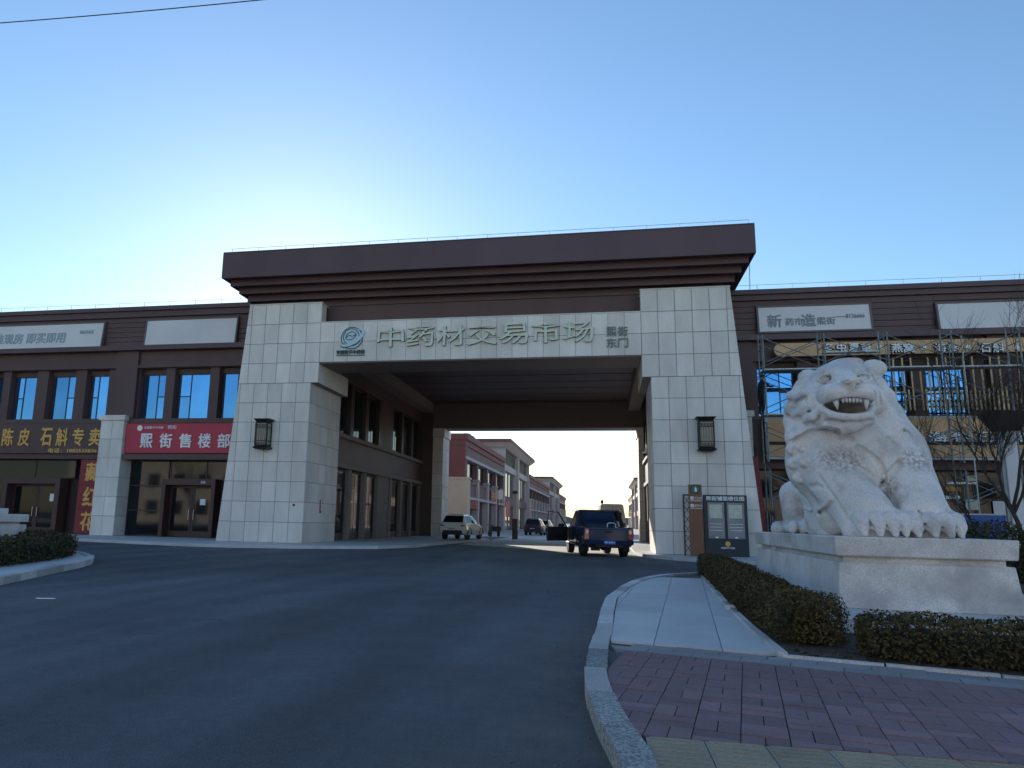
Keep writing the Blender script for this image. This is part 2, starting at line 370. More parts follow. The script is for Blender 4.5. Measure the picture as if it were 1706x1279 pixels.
for sgn in (-1, 1):
    y0 = GY+.028
    m = MB()
    def XX(a, b): return (GX+sgn*a, GX+sgn*b) if sgn > 0 else (GX+sgn*b, GX+sgn*a)
    o0, o1 = outer(0)-.012, outer(ZP)-.012
    m.hexa([(*p, z) for z, oo in ((0.0005, o0), (ZP-.02, o1)) for p in
            (((GX+sgn*(XI+.01), y0), (GX+sgn*oo, y0), (GX+sgn*oo, y0+PD), (GX+sgn*(XI+.01), y0+PD)) if sgn > 0 else
             ((GX-oo, y0), (GX-XI-.01, y0), (GX-XI-.01, y0+PD), (GX-oo, y0+PD)))])
    pier = m.build('pier', M['joint'], G)
    # front tiles: shaft, then the corbel course and the head above the beam
    clipped_tiles(pier, XI, outer, Z0, 7.26, GY, sgn)
    clipped_tiles(pier, XC, outer, 7.26, ZB, GY-.02, sgn)
    clipped_tiles(pier, XC, outer, ZB, ZT, GY-.02, sgn)
    clipped_tiles(pier, XC, outer, ZT, ZP, GY-.02, sgn)
    # inner side tiles and the corbel's side
    for (xi, za, zb, yb) in ((XI, Z0, 7.26, GY), (XC, 7.26, ZB, GY-.02), (XC, ZT, ZP, GY-.02)):
        nz = max(1, round((zb-za)/TH)); dz = (zb-za)/nz; depth = PD if zb <= ZB else .6
        ny = max(1, round(depth/.8)); dy = depth/ny
        for r in range(nz):
            for c in range(ny):
                a, b = za+r*dz+.011, za+(r+1)*dz-.011; ya, ye = yb+c*dy+(.011 if c else .033), yb+(c+1)*dy-.011
                X = GX+sgn*(xi+random.uniform(-.003, .003))
                q = [(X, ya, a), (X, ye, a), (X, ye, b), (X, ya, b)]
                if sgn > 0: q = q[::-1]
                MB().slab(q, (sgn*.03, 0, 0)).build('tile', M['tile'], pier)
    cb = MB().box(*XX(XC+.02, XI+.2), y0-.015, y0+PD-.02, 7.27, ZB-.01).box(*XX(XC+.02, XI+.2), y0-.01, y0+.6, ZB+.01, ZP-.02)
    cb.build('corbel', M['joint'], G)
    MB().box(*XX(XC-.02, outer(ZP)+.01), GY-.045, GY+.9, ZP-.004, ZP+.05).build('pier_cap', M['tile'], G)
# beam over the opening
bm_ = MB().box(GX-XC+.0, GX+XC-.0, GY+.012, GY+2.3, ZB+.004, ZT-.004).build('beam', M['joint'], G)
nx = 21; tw = 2*XC/nx
for r in range(2):
    for c in range(nx):
        a = ZB+r*.925
        MB().slab([(GX-XC+c*tw+.008, GY-.018, a+.01), (GX-XC+(c+1)*tw-.008, GY-.018, a+.01), (GX-XC+(c+1)*tw-.008, GY-.018, a+.915), (GX-XC+c*tw+.008, GY-.018, a+.915)], (0, .03, 0)).build('tile', M['tile'], bm_)
MB().box(GX-XC, GX+XC, GY-.03, GY+.5, ZT, ZT+.045).build('beam_cap', M['tile'], G)
MB().box(GX-XC+.003, GX+XC-.003, GY+.02, GY+2.32, ZB-.05, ZB).build('beam_soffit', M['soffit'], G)
# frieze and the stepped roof
MB().box(GX-XC-.2, GX+XC+.2, GY+.88, GY+23.4, ZT+.05, 11.16).build('frieze', M['brown'], G)
RB = 54.6
for k in range(5):                        # k=0 the deep fascia, then four steps inward and down
    ix, iy = .20*k, .50*k
    z1 = 13.22 if k == 0 else 12.08-.23*(k-1)
    z0 = 12.08 if k == 0 else z1-.23
    x0, x1 = -17.12+ix, 6.0-ix
    m = MB().box(x0, x1, 29.85+iy, RB+1-iy, z0+.001, z1-.001)
    m.box(x0-.05, x1+.05, 29.8+iy, 29.849+iy, z0-.075, z1-.003)
    for xa in (x0-.05, x1): m.box(xa+.001, xa+.049, 29.8501+iy, RB+1-iy, z0-.075, z1-.004)
    m.build('roof_fascia' if k == 0 else 'roof_step', M['roof_metal'], G)
MB().box(-17.16, 6.04, 29.8, 29.9, 13.2, 13.26).build('roof_coping', M['roof_metal'], G)
# lightning rail along the roof edge
rail = MB().tube([(-17.0, 30.1, 13.52), (5.9, 30.1, 13.52)], .010, 5)
for k in range(18): rail.tube([(-16.9+k*1.34, 30.1, 13.2), (-16.9+k*1.34, 30.1, 13.52)], .010, 5)
rail.build('lightning_rail', M['rail'], G)
MB().tube([(6.1, 31.6, 12.9), (6.18, 31.9, 12.4), (6.2, 32.2, 11.2)], .014, 5).build('lightning_conductor', M['wire'], G)
# passage: ceiling, left and right walls, rear portal
MB().box(-13.4, 3.2, GY+2.3, 53.2, 9.8, 9.95).build('ceiling', M['brown_dark'], G)
for k in range(9):
    MB().box(-12.4, 2.2, GY+3.0+k*2.2, GY+3.06+k*2.2, 9.77, 9.797).build('ceiling_seam', M['soffit'], G)
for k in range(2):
    MB().box(.62+k*.62, 1.2+k*.62, 33.7, 34.9, 9.76, 9.797).build('ceiling_reflection', M['taupe'], G)  # paler sheets painted in for sunlit ground mirrored on the ceiling
MB().box(-13.15, -12.35, GY+2.4, 53, 9.1, 9.79).build('wall_beam', M['taupe'], G)
MB().box(1.7, 2.5, GY+2.4, 53, 9.1, 9.79).build('wall_beam', M['taupe'], G)
for side, X in ((-1, -13.2), (1, 2.72)):
    s = 1 if side < 0 else -1              # the wall faces s along X
    def bx(m, d0, d1, ya, yb, za, zb):
        a, b = X+s*d0, X+s*d1; m.box(min(a, b), max(a, b), ya, yb, za, zb); return m
    W = bx(MB(), -.5, -.3, 35, 53, .0005, 9.8).build('passage_wall', M['brown_dark'], G)
    bx(MB(), -.3, 0, 35.05, 52.95, 4.0, 5.3).build('spandrel', M['brown'], W)
    bx(MB(), -.3, .16, 35.04, 52.96, 5.3, 5.5).build('sill', M['taupe'], W)
    bx(MB(), -.3, .12, 35.04, 52.96, 3.78, 4.0).build('lintel', M['taupe'], W)
    bx(MB(), -.3, .05, 35.04, 52.96, 8.3, 9.1).build('head_band', M['brown'], W)
    ys = [35.1+k*2.55 for k in range(8)]
    for k in range(7):
        a, b = ys[k], ys[k+1]
        wide = k == 3
        if wide: bx(MB(), -.3, .02, a, b-.5, 5.5, 8.3).build('blank_panel', M['brown'], W); bx(MB(), -.3, -.02, a, b-.5, .12, 3.78).build('blank_panel', M['taupe'], W)
        bx(MB(), -.3, .02, b-.5, b, 5.5, 8.3).build('fin', M['frame'], W)
        bx(MB(), -.3, .04, b-.42, b, .121, 3.78).build('jamb', M['taupe'], W)
        if not wide:
            pn = bx(MB(), -.24, -.2, a+.05, b-.55, 5.52, 8.28).build('window', M['frame'], W)
            bx(MB(), -.2, -.185, a+.15, a+.98, 5.65, 8.2).build('pane', M['darkpane'], pn)
            bx(MB(), -.2, -.185, a+1.06, b-.62, 5.65, 8.2).build('pane', M['darkpane'], pn)
            dr = bx(MB(), -.22, -.16, a+.04, b-.46, .125, 3.74).build('door', M['brown_dark'], W)
            bx(MB(), -.16, -.148, a+.16, (a+b-.5)/2-.05, .5, 3.6).build('pane', M['darkpane'], dr)
            bx(MB(), -.16, -.148, (a+b-.5)/2+.05, b-.58, .5, 3.6).build('pane', M['darkpane'], dr)
# rear portal
MB().box(-13.7, -12.37, 52.96, 53.3, .0005, 9.1).build('wall_return', M['brown_dark'], G)
MB().box(3.11, 3.3, 52.96, 53.3, .0005, 9.1).build('wall_return', M['brown_dark'], G)
rb0, rb1 = 7.92, 9.79
for (xa, xb, xc) in ((-12.36, -11.62, -11.5), (2.36, 3.1, 2.25)):
    p = MB().box(xa, xb, 53, 55.2, .0005, 7.3).build('rear_pier', M['joint'], G)
    for r in range(8):
        z = .12+r*.895
        MB().box(xa+.008, xb-.008, 52.97, 53, z+.01, z+.885).build('tile', M['tile'], p)
        X, d = (xb, .028) if xa < -5 else (xa, -.028)
        MB().box(min(X, X+d), max(X, X+d), 53.0, 54.0, z+.01, z+.885).build('tile', M['tile'], p)
        MB().box(min(X, X+d), max(X, X+d), 54.02, 55.2, z+.01, z+.885).build('tile', M['tile'], p)
    lo, hi = min(xa, xc), max(xb, xc)
    MB().box(lo, hi, 52.9, 55.3, 7.3, rb0).build('corbel', M['tile'], G)
MB().box(-13.2, 3.1, 53, 54.4, rb0, rb1).build('rear_beam', M['soffit'], G)
MB().box(-13.2, 3.1, 54.41, 54.6, rb0-.02, 11).build('rear_facing', M['tile'], G)
# writing on the beam
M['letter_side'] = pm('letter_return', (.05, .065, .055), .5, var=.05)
M['dull_letter'] = pm('grey_green_letter', (.17, .23, .20), .5, var=.05)
yb = GY-.02
xs0, xs1 = -9.86, -.42; n = 7; pit = (xs1-xs0-1.16)/(n-1)
def clerical(q):
    q = q.copy(); x = q[:, 0]-.5; q[:, 1] = q[:, 1]+.10*(np.abs(x)*2)**2*np.where(q[:, 1] > .5, .8, -.25)
    q[:, 0] = .5+x*(1+.10*(1-q[:, 1])); return q
for k, ch in enumerate('中药材交易市场'):
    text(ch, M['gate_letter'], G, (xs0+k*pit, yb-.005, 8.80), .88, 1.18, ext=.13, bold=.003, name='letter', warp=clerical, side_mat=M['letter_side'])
for k, ch in enumerate('熙街东门'):
    text(ch, M['dull_letter'], G, (.16+(k % 2)*.47, yb-.005, 9.02-(k//2)*.49), .42, .42, ext=.05, bold=.022, name='letter')
lx, lz = -11.12, 9.28
def arc(cx, cz, rx, rz, a0, a1, n=28, tilt=0.):
    o = []
    for k in range(n+1):
        a = math.radians(a0+(a1-a0)*k/n); x, z = rx*math.cos(a), rz*math.sin(a); t = math.radians(tilt)
        o.append((cx+x*math.cos(t)-z*math.sin(t), yb-.03, cz+x*math.sin(t)+z*math.cos(t)))
    return o
def ribbon(pts, wds, y0, y1):             # flat strip of varying width standing proud of the wall
    m = MB(); n = len(pts)
    for k in range(n-1):
        def ends(i):
            a, b = Vector(pts[max(i-1, 0)]), Vector(pts[min(i+1, n-1)]); d = (b-a).normalized(); nn = Vector((-d.z, 0, d.x)); p = Vector(pts[i]); w_ = wds[i] if isinstance(wds, list) else wds
            return p+nn*w_/2, p-nn*w_/2
        a0, b0 = ends(k); a1, b1 = ends(k+1)
        m.hexa([(b0.x, y0, b0.z), (b1.x, y0, b1.z), (b1.x, y1, b1.z), (b0.x, y1, b0.z), (a0.x, y0, a0.z), (a1.x, y0, a1.z), (a1.x, y1, a1.z), (a0.x, y1, a0.z)])
    return m
emb = MB().prism([(lx+.50*math.cos(t*math.pi/18), lz+.50*math.sin(t*math.pi/18)) for t in range(36)], 'y', yb-.03, yb-.002).build('emblem', M['logo'], G)
ribbon(arc(lx, lz, .50, .50, 0, 360), .035, yb-.05, yb-.02).build('emblem_rim', M['teal'], emb)
ribbon(arc(lx-.03, lz+.06, .37, .37, 0, 360), .035, yb-.045, yb-.031).build('emblem_ring', M['teal'], emb)
ribbon(arc(lx, lz+.01, .60, .25, 172, 402, tilt=30), [.03+.13*math.sin(math.pi*k/28) for k in range(29)], yb-.075, yb-.052).build('emblem_swoosh', M['logo'], emb)
ribbon(arc(lx, lz-.05, .60, .28, 172, 395, tilt=30), .025, yb-.065, yb-.051).build('emblem_swoosh_edge', M['teal'], emb)
ribbon(arc(lx, lz-.10, .40, .26, 195, 350, tilt=8), .04, yb-.05, yb-.031).build('emblem_wave', M['teal'], emb)
ribbon(arc(lx-.05, lz+.10, .25, .17, 0, 360, tilt=25), .03, yb-.05, yb-.031).build('emblem_leaf', M['teal'], emb)
ribbon([(lx-.27+.44*k/10, 0, lz+.02+.15*k/10+.05*math.sin(k/10*6)) for k in range(11)], .03, yb-.055, yb-.031).build('emblem_vein', M['teal'], emb)
text('安国数字中药都', M['teal'], G, (-11.82, yb-.03, 8.53), .2, 1.34, ext=.03, bold=.03)
MB().box(-11.82, -10.48, yb-.025, yb-.002, 8.46, 8.5).build('lettering_rule', M['teal'], G)

# ---------------------------------------------------------------- lanterns on the piers
def lantern(x, z, label):
    t = thing('wall_lantern', label, 'lantern', (x, GY-.3, z), 'lanterns on the gate piers', local=True)
    h, w_, d = 1.36, .27, .22
    MB().box(-.1, .1, .05, .3, h*.4, h*.6).build('bracket', M['bronze'], t)
    def flare(a, b, wa, wb, name):
        MB().hexa([(-wa, -wa*.8, a), (wa, -wa*.8, a), (wa, wa*.8, a), (-wa, wa*.8, a), (-wb, -wb*.8, b), (wb, -wb*.8, b), (wb, wb*.8, b), (-wb, wb*.8, b)]).build(name, M['bronze'], t)
    flare(h-.16, h, .25, .38, 'top_cap'); flare(.06, .16, .36, .26, 'bottom_cap'); flare(0, .06, .25, .36, 'bottom_foot')
    fr = MB()
    for sx in (-1, 1):
        for sy in (-1, 1): fr.box(sx*w_-.025, sx*w_+.025, sy*d-.025, sy*d+.025, .16, h-.16)
    for z_ in (.17, .36, h-.4, h-.2):
        fr.box(-w_+.02, w_-.02, -d-.02, -d+.02, z_, z_+.03)
        for sx in (-1, 1): fr.box(sx*w_-.02, sx*w_+.02, -d+.02, d-.02, z_, z_+.03)
    fr.build('frame', M['bronze'], t)
    MB().box(-w_+.012, w_-.012, -d+.012, d-.012, .165, h-.165).build('shade', M['lantern_pane'], t)
    for zz in (.2, h-.37):
        sc = MB()
        for k in range(4):
            x0 = -w_+.05+k*.12
            sc.box(x0, x0+.09, -d-.006, -d+.008, zz+.02, zz+.05).box(x0, x0+.03, -d-.006, -d+.008, zz+.05, zz+.13).box(x0+.05, x0+.09, -d-.006, -d+.008, zz+.08, zz+.11)
        sc.build('fretwork', M['bronze'], t)
    for k in range(5):
        MB().box(-w_+.05+k*.1, -w_+.062+k*.1, -d-.004, -d+.008, .4, h-.41).build('bar', M['bronze'], t)
lantern(-15.0, 4.2, 'dark bronze lantern on the gate pier beside the red shop sign')
lantern(3.98, 4.16, 'dark bronze lantern on the gate pier above the notice board')
# ---------------------------------------------------------------- shop wings either side of the gate
WY = 34.0
def window(parent, x0, x1, z0, z1, y, flip=False):
    """Deep-set window: frame, three panes."""
    f = MB(); t = .05
    f.box(x0, x1, y, y+.07, z0, z0+t).box(x0, x1, y, y+.07, z1-t, z1)
    f.box(x0, x0+t, y, y+.07, z0+t, z1-t).box(x1-t, x1, y, y+.07, z0+t, z1-t)
    xm = x0+(x1-x0)*(.38 if flip else .62); zm = z0+(z1-z0)*.5
    f.box(xm-.02, xm+.02, y, y+.07, z0+t, z1-t)
    a, b = (x0+t, xm-.02) if flip else (xm+.02, x1-t)
    f.box(a, b, y, y+.07, zm-.025, zm+.025)
    w_ = f.build('window', M['frame'], parent)
    g = lambda xa, xb, za, zb, tilt=0: MB().box(xa+.003, xb-.003, y+.03, y+.042, za+.003, zb-.003).build('pane', M['bluepane'], w_)
    if flip: g(xm+.02, x1-t, z0+t, z1-t)
    else: g(x0+t, xm-.02, z0+t, z1-t)
    g(a, b, z0+t, zm-.025); g(a, b, zm+.025, z1-t)
    return w_
def stone_pilaster(parent, x0, x1, zt, y0, y1):
    p = MB().box(x0+.012, x1-.012, y0+.028, y1, .0005, zt).build('pilaster', M['joint'], parent)
    n = max(1, round((zt-PZ)/.97)); dz = (zt-PZ)/n; xm = (x0+x1)/2
    for r in range(n):
        a, b = PZ+r*dz+.01, PZ+(r+1)*dz-.01
        for u0, u1 in ((x0, xm), (xm, x1)):
            MB().box(u0+.009, u1-.009, y0, y0+.03, a, b).build('tile', M['tile'], p)
        for X, d in ((x0, .03), (x1, -.03)):
            MB().box(min(X, X+d)-.001, max(X, X+d)-.001, y0+.035, y1, a, b).build('tile', M['tile'], p)
    MB().box(x0-.09, x1+.09, y0-.09, y1+.05, zt, zt+.26).build('capital', M['tile'], p)
    return p
def wing(name, label, x0, x1, prof, pil, wins, boards):
    """prof: heights of coping top, cornice, cladding foot, ledge foot, beam foot, window head, window sill, sign top."""
    zt, zc, zk, zl, zb, zh, zs, zg = prof
    T = thing(name, label, 'shop building', ((x0+x1)/2, WY+3, 0))
    MB().box(x0, x1, WY+1.25, 53, .0005, zt-.1).build('core_wall', M['brown_dark'], T)
    MB().box(x0, x1, WY-.06, WY+1.3, zt-.22, zt).build('coping', M['roof_metal'], T)
    MB().box(x0, x1, WY+.08, WY+1.3, zc, zt-.222).build('cornice', M['roof_metal'], T)
    # horizontal cladding boards, interrupted by the billboards
    n = 6; dz = (zc-zk)/n
    edges = sorted(set([x0, x1]+[e for b in boards for e in b]))
    bk = MB().box(x0, x1, WY+.3, WY+1.24, zk, zc).build('parapet_wall', M['brown_dark'], T)
    for a, b in zip(edges, edges[1:]):
        if any(abs(a-p[0]) < .01 for p in boards): continue
        for k in range(n):
            MB().box(a+.004, b-.004, WY+.22+random.uniform(0, .012), WY+.3, zk+k*dz+.012, zk+(k+1)*dz-.012).build('plank', M['brown'], bk)
    for p in boards:
        for k in (0, n-1):
            MB().box(p[0]+.004, p[1]-.004, WY+.22, WY+.3, zk+k*dz+.012, zk+(k+1)*dz-.012).build('plank', M['brown'], bk)
    MB().box(x0, x1, WY-.1, WY+1.24, zl, zk-.004).build('ledge', M['roof_metal'], T)
    MB().box(x0, x1, WY+.36, WY+1.24, zb, zl-.003).build('beam', M['brown'], T)
    MB().box(x0, x1, WY+.22, WY+1.24, zb+.02, zb+.16).build('beam_trim', M['brown'], T)
    MB().box(x0, x1, WY+.3, WY+1.24, zs-.02, zs+.0).build('window_ledge', M['brown'], T)
    MB().box(x0, x1, WY+.24, WY+1.24, zg, zs-.021).build('sill_band', M['brown'], T)
    for a, b in pil:
        MB().box(a, b, WY+.2, WY+1.2, zs, zl-.002).build('upper_pilaster', M['brown'], T)
    for k, (a, b) in enumerate(wins):
        window(T, a, b, zs+.02, zh, WY+.74, flip=k % 2 == 1)
    xs = sorted([w_ for w_ in wins]+[(p[0], p[1]) for p in pil])
    gaps = [(p[1], q[0]) for p, q in zip(xs, xs[1:]) if q[0]-p[1] > .05]
    for a, b in gaps:                       # tapered fins between the windows
        c0, c1 = a+.0, b-.0; m = (b-a)*.14
        MB().hexa([(c0+m, WY+.42, zs+.001), (c1-m, WY+.42, zs+.001), (c1, WY+1.2, zs+.001), (c0, WY+1.2, zs+.001), (c0+m, WY+.42, zb-.001), (c1-m, WY+.42, zb-.001), (c1, WY+1.2, zb-.001), (c0, WY+1.2, zb-.001)]).build('fin', M['brown'], T)
    MB().box(x0, x1, WY+.7, WY+1.24, zh, zb-.001).build('window_head', M['brown_dark'], T)
    rail = MB().tube([(x0+.3, WY+.2, zt+.28), (x1-.3, WY+.2, zt+.28)], .009, 5)
    for k in range(int((x1-x0)/1.5)): rail.tube([(x0+.4+k*1.5, WY+.2, zt-.02), (x0+.4+k*1.5, WY+.2, zt+.28)], .011, 5)
    rail.build('lightning_rail', M['rail'], T)
    return T

LW = wing('shop_building', 'brown two-storey shop building with blue windows and red shop sign', -62, -16.0,
          (12.14, 11.6, 10.01, 9.75, 8.83, 8.56, 6.14, 5.9), [(-25.42, -24.14), (-34.4, -33.2)],
          [(at(a, 660, WY+.74).x, at(b, 660, WY+.74).x) for a, b in ((-36, 8), (25, 62), (88, 127), (151, 183), (238, 277), (297, 350), (371, 410))], [(-33.3, -26.3), (-23.8, -18.5)])
MB().box(-62, -16, WY+.3, WY+1.24, 4.28, 5.9).build('sign_band', M['brown'], LW)
stone_pilaster(LW, -25.80, -24.45, 6.02, WY-.02, WY+1.2)
# left wing ground floor
MB().box(-24.44, -16, WY+.05, WY+1.2, 4.0, 4.27).build('lintel', M['brown'], LW)
MB().box(-62, -25.9, WY+.3, WY+1.2, 4.02, 4.275).build('lintel', M['brown'], LW)
def glazing(parent, x0, x1, z0, z1, y, nx=1, nz=1, mat='darkpane', t=.06):
    f = MB(); xs = [x0+(x1-x0)*k/nx for k in range(nx+1)]; zs = [z0+(z1-z0)*k/nz for k in range(nz+1)]
    for x in xs: f.box(x-t/2, x+t/2, y, y+.08, z0, z1)
    for a, b in zip(xs, xs[1:]):
        for z in zs: f.box(a+t/2, b-t/2, y+.003, y+.077, z-t/2, z+t/2)
    w_ = f.build('shop_window', M['frame'], parent)
    for a, b in zip(xs, xs[1:]):
        for c, d in zip(zs, zs[1:]): MB().box(a+t/2+.002, b-t/2-.002, y+.03, y+.045, c+t/2+.002, d-t/2-.002).build('pane', M[mat], w_)
    return w_
def door(parent, x0, x1, z0, z1, y, jamb=.2, depth=.55):
    f = MB().box(x0, x0+jamb, y-depth, y+.1, z0, z1).box(x1-jamb, x1, y-depth, y+.1, z0, z1).box(x0+jamb, x1-jamb, y-depth, y+.1, z1-.3, z1)
    d = f.build('door', M['door'], parent); a, b = x0+jamb+.01, x1-jamb-.01; m = (a+b)/2; zt = z1-.31
    for u0, u1, hx in ((a, m-.006, m-.14), (m+.006, b, m+.14)):
        lf_ = MB().box(u0, u0+.11, y-.03, y+.03, z0+.02, zt).box(u1-.11, u1, y-.03, y+.03, z0+.02, zt).box(u0+.11, u1-.11, y-.03, y+.03, z0+.02, z0+.3).box(u0+.11, u1-.11, y-.03, y+.03, zt-.12, zt)
        lf_.box(u0+.113, u1-.113, y-.008, y+.008, z0+.303, zt-.123)
        lf_.build('door_leaf', M['door_leaf'], d)
        MB().box(u0+.112, u1-.112, y-.016, y-.009, z0+.304, zt-.124).build('pane', M['darkpane'], d)
        MB().tube([(hx, y-.1, 1.0), (hx, y-.1, 1.5)], .018, 6).tube([(hx, y-.1, 1.05), (hx, y, 1.05)], .012, 5).tube([(hx, y-.1, 1.45), (hx, y, 1.45)], .012, 5).build('handle', M['steel'], d)
    return d
M['door'] = pm('reddish_bronze_door', (.075, .032, .028), .5, var=.1, scale=2)
M['door_leaf'] = pm('door_leaf', (.06, .028, .025), .5, var=.1)
M['steel'] = pm('steel', (.45, .45, .45), .3, metal=1, var=.05)
glazing(LW, -24.4, -22.2, PZ+.02, 3.98, WY+.9, 1, 3)
glazing(LW, -22.1, -18.0, 3.06, 3.98, WY+.9, 2, 1)
DX0, DX1 = at(266, 850, WY+.3).x, at(355, 850, WY+.3).x
d1 = door(LW, DX0, DX1, PZ+.01, 3.03, WY+.85)
MB().box(DX1-1.05, DX1-.75, WY+.815, WY+.822, 1.75, 2.05).build('door_notice', M['white_letter'], d1)
glazing(LW, DX1+.05, -16.4, PZ+.02, 3.0, WY+.9, 2, 2)
text('推', M['white_letter'], d1, (DX1-.8, WY+.29, 2.82), .11, .3, ext=.01)
glazing(LW, -37.6, -27.75, 3.05, 3.98, WY+.9, 4, 1)
d2 = door(LW, -31.6, -28.1, PZ+.01, 3.0, WY+.85, jamb=.28)
MB().box(-29.05, -28.7, WY+.815, WY+.822, 1.8, 2.2).build('door_notice', M['white_letter'], d2)
glazing(LW, -37.6, -31.7, PZ+.02, 2.98, WY+.9, 3, 2)
vb = thing('vertical_banner', 'dark red vertical banner with three gold characters beside the stone pilaster', 'shop sign', (-26.6, WY+.3, PZ))
for k, ch in enumerate('藏红花'):
    z = 2.72-k*1.27
    pnl = MB().box(-26.98, -25.88, WY+.3, WY+.34, z+.012, z+1.25).build('panel', M['red_panel'], vb)
    text(ch, M['gold'], vb, (at(141, 800, WY+.3).x, WY+.298, z+.14), .98, .92, ext=.012, bold=.022, name='letter')
MB().box(-26.99, -25.87, WY+.342, WY+1.0, PZ+.03, 3.99).build('backing', M['frame'], vb)

def signboard(name, label, x0, x1, z0, z1, y, mat, group=None, depth=.1, frame=None):
    t = thing(name, label, 'shop sign', ((x0+x1)/2, y, z0), group)
    MB().box(x0, x1, y-depth, y, z0, z1).build('board', M[mat], t, bevel=.008)
    if frame:
        f = MB(); w_ = .09
        f.box(x0-w_, x1+w_, y-depth-.03, y-.002, z1, z1+w_).box(x0-w_, x1+w_, y-depth-.03, y-.002, z0-w_, z0).box(x0-w_, x0, y-depth-.03, y-.002, z0, z1).box(x1, x1+w_, y-depth-.03, y-.002, z0, z1)
        f.build('frame', M[frame], t)
    return t
yf = WY+.3
s = signboard('shop_sign', 'crimson sign with white characters over the glass door left of the gate', -24.40, -16.3, 4.33, 5.86, WY+.24, 'red_sign')
y = WY+.14
def px_char(ch, p0, p1, q0, q1, yy, par, mat, ext=.05):
    a, b = at(p0, q1, yy), at(p1, q0, yy); text(ch, M[mat], par, (a.x, yy, a.z), b.z-a.z, b.x-a.x, ext=ext, bold=.022, name='letter')
for k, ch in enumerate('熙街售楼部'): px_char(ch, 233+k*32.3, 256+k*32.3, 722, 746, y, s, 'white_letter')
MB().prism([(-23.6+.15*math.cos(a*math.pi/9), 5.62+.15*math.sin(a*math.pi/9)) for a in range(18)], 'y', y-.02, y-.001).build('logo', M['white_letter'], s)
text('安国数字中药都', M['white_letter'], s, (-23.35, y-.001, 5.58), .13, 1.1, ext=.01)
text('熙街', M['white_letter'], s, (-22.0, y-.001, 5.56), .2, .5, ext=.01)
s = signboard('shop_sign', 'dark brown sign with gold characters and a phone number left of the stone pilaster', -37, -25.85, 4.3, 5.88, WY+.24, 'brown')
for k, ch in enumerate('货陈皮石斛专卖'):
    x = (-24, 3, 30, 67, 93, 120, 148)[k]; px_char(ch, x, x+22.5, 713, 743, y, s, 'gold', .06)
a_ = at(80, 754, y); text('电话：18825358361', M['gold'], s, (a_.x, y, a_.z), .24, at(165, 754, y).x-a_.x, ext=.02, bold=.022)
def billboard(label, x0, x1, z0, z1, extra):
    t = thing('billboard', label, 'billboard', ((x0+x1)/2, WY+.2, z0), 'billboards on the parapets')
    def P(x, z, d): return (x, WY+.1-d-.12*(1-(z-z0)/(z1-z0)), z)
    MB().slab([P(x0, z0, 0), P(x1, z0, 0), P(x1, z1, 0), P(x0, z1, 0)], (0, .1, 0)).build('board', M['white'], t)
    f = MB(); w_ = .08
    for (a, b, c, d) in ((x0-w_, x1+w_, z1, z1+w_), (x0-w_, x1+w_, z0-w_, z0), (x0-w_, x0, z0, z1), (x1, x1+w_, z0, z1)):
        f.slab([P(a, c, .03), P(b, c, .03), P(b, d, .03), P(a, d, .03)], (0, .2, 0))
    f.build('frame', M['frame_pale'], t)
    for (tx, m, x, z, h, wd) in extra:
        v = Vector(P(0, z1, 0))-Vector(P(0, z0, 0))
        text(tx, M[m], t, P(x, z, .003), h, wd, v=v, ext=.025, bold=.022)
M['letter_shadow'] = pm('painted_letter', (.24, .27, .30), .6, var=.1)  # the brush characters' own grey
M['frame_pale'] = pm('pale_bronze_frame', (.13, .10, .10), .5, var=.08)
billboard('blank pale billboard on the left parapet nearest the gate', -23.72, -18.55, 10.0, 11.36, [])
billboard('white billboard with grey-blue lettering on the far left parapet', -33.3, -26.35, 10.0, 11.34, [('准现房 即买即用', 'grey_letter', -33.1, 10.28, .62, 4.5), ('86666', 'grey_letter', -27.75, 10.75, .22, .85)])

# right wing
RW = wing('shop_building', 'brown two-storey shop building under scaffolding behind the stone lion', 5.0, 27.0,
          (11.76, 11.3, 9.68, 9.42, 8.5, 8.3, 6.05, 5.9), [(5.0, 6.55), (15.9, 17.1)],
          [(6.75, 8.3), (9.1, 10.6), (11.4, 12.9), (13.6, 15.1), (17.6, 19.1), (19.9, 21.4), (22.2, 23.7)], [(6.75, 11.5), (14.0, 20.0)])
MB().box(5, 27, WY+.3, WY+1.24, 4.0, 5.9).build('sign_band', M['brown'], RW)
billboard('white billboard with brush lettering above the stone lion', 6.86, 11.42, 9.80, 10.94, [('新', 'letter_shadow', 7.2, 9.98, .62, .62), ('药市', 'letter_shadow', 7.95, 10.05, .36, .75), ('造', 'letter_shadow', 8.62, 9.98, .6, .6), ('熙街', 'letter_shadow', 9.25, 10.05, .36, .75), ('——8126666', 'letter_shadow', 10.0, 10.32, .2, 1.2)])
billboard('blank white billboard behind the bare tree branches', 14.1, 19.9, 9.70, 10.84, [])
stone_pilaster(RW, 5.15, 6.35, 6.0, WY-.02, WY+1.2)
MB().box(5, 27, WY+.2, WY+1.2, 3.75, 3.99).build('lintel', M['brown'], RW)
glazing(RW, 6.5, 10.9, PZ+.02, 3.73, WY+.9, 3, 3)
door(RW, 11.0, 13.6, PZ+.01, 2.9, WY+.85)
glazing(RW, 11.0, 13.6, 2.95, 3.73, WY+.9, 2, 1)
glazing(RW, 13.7, 16.5, PZ+.02, 3.73, WY+.9, 2, 3)
glazing(RW, 17.8, 26.8, PZ+.02, 3.73, WY+.9, 5, 3)
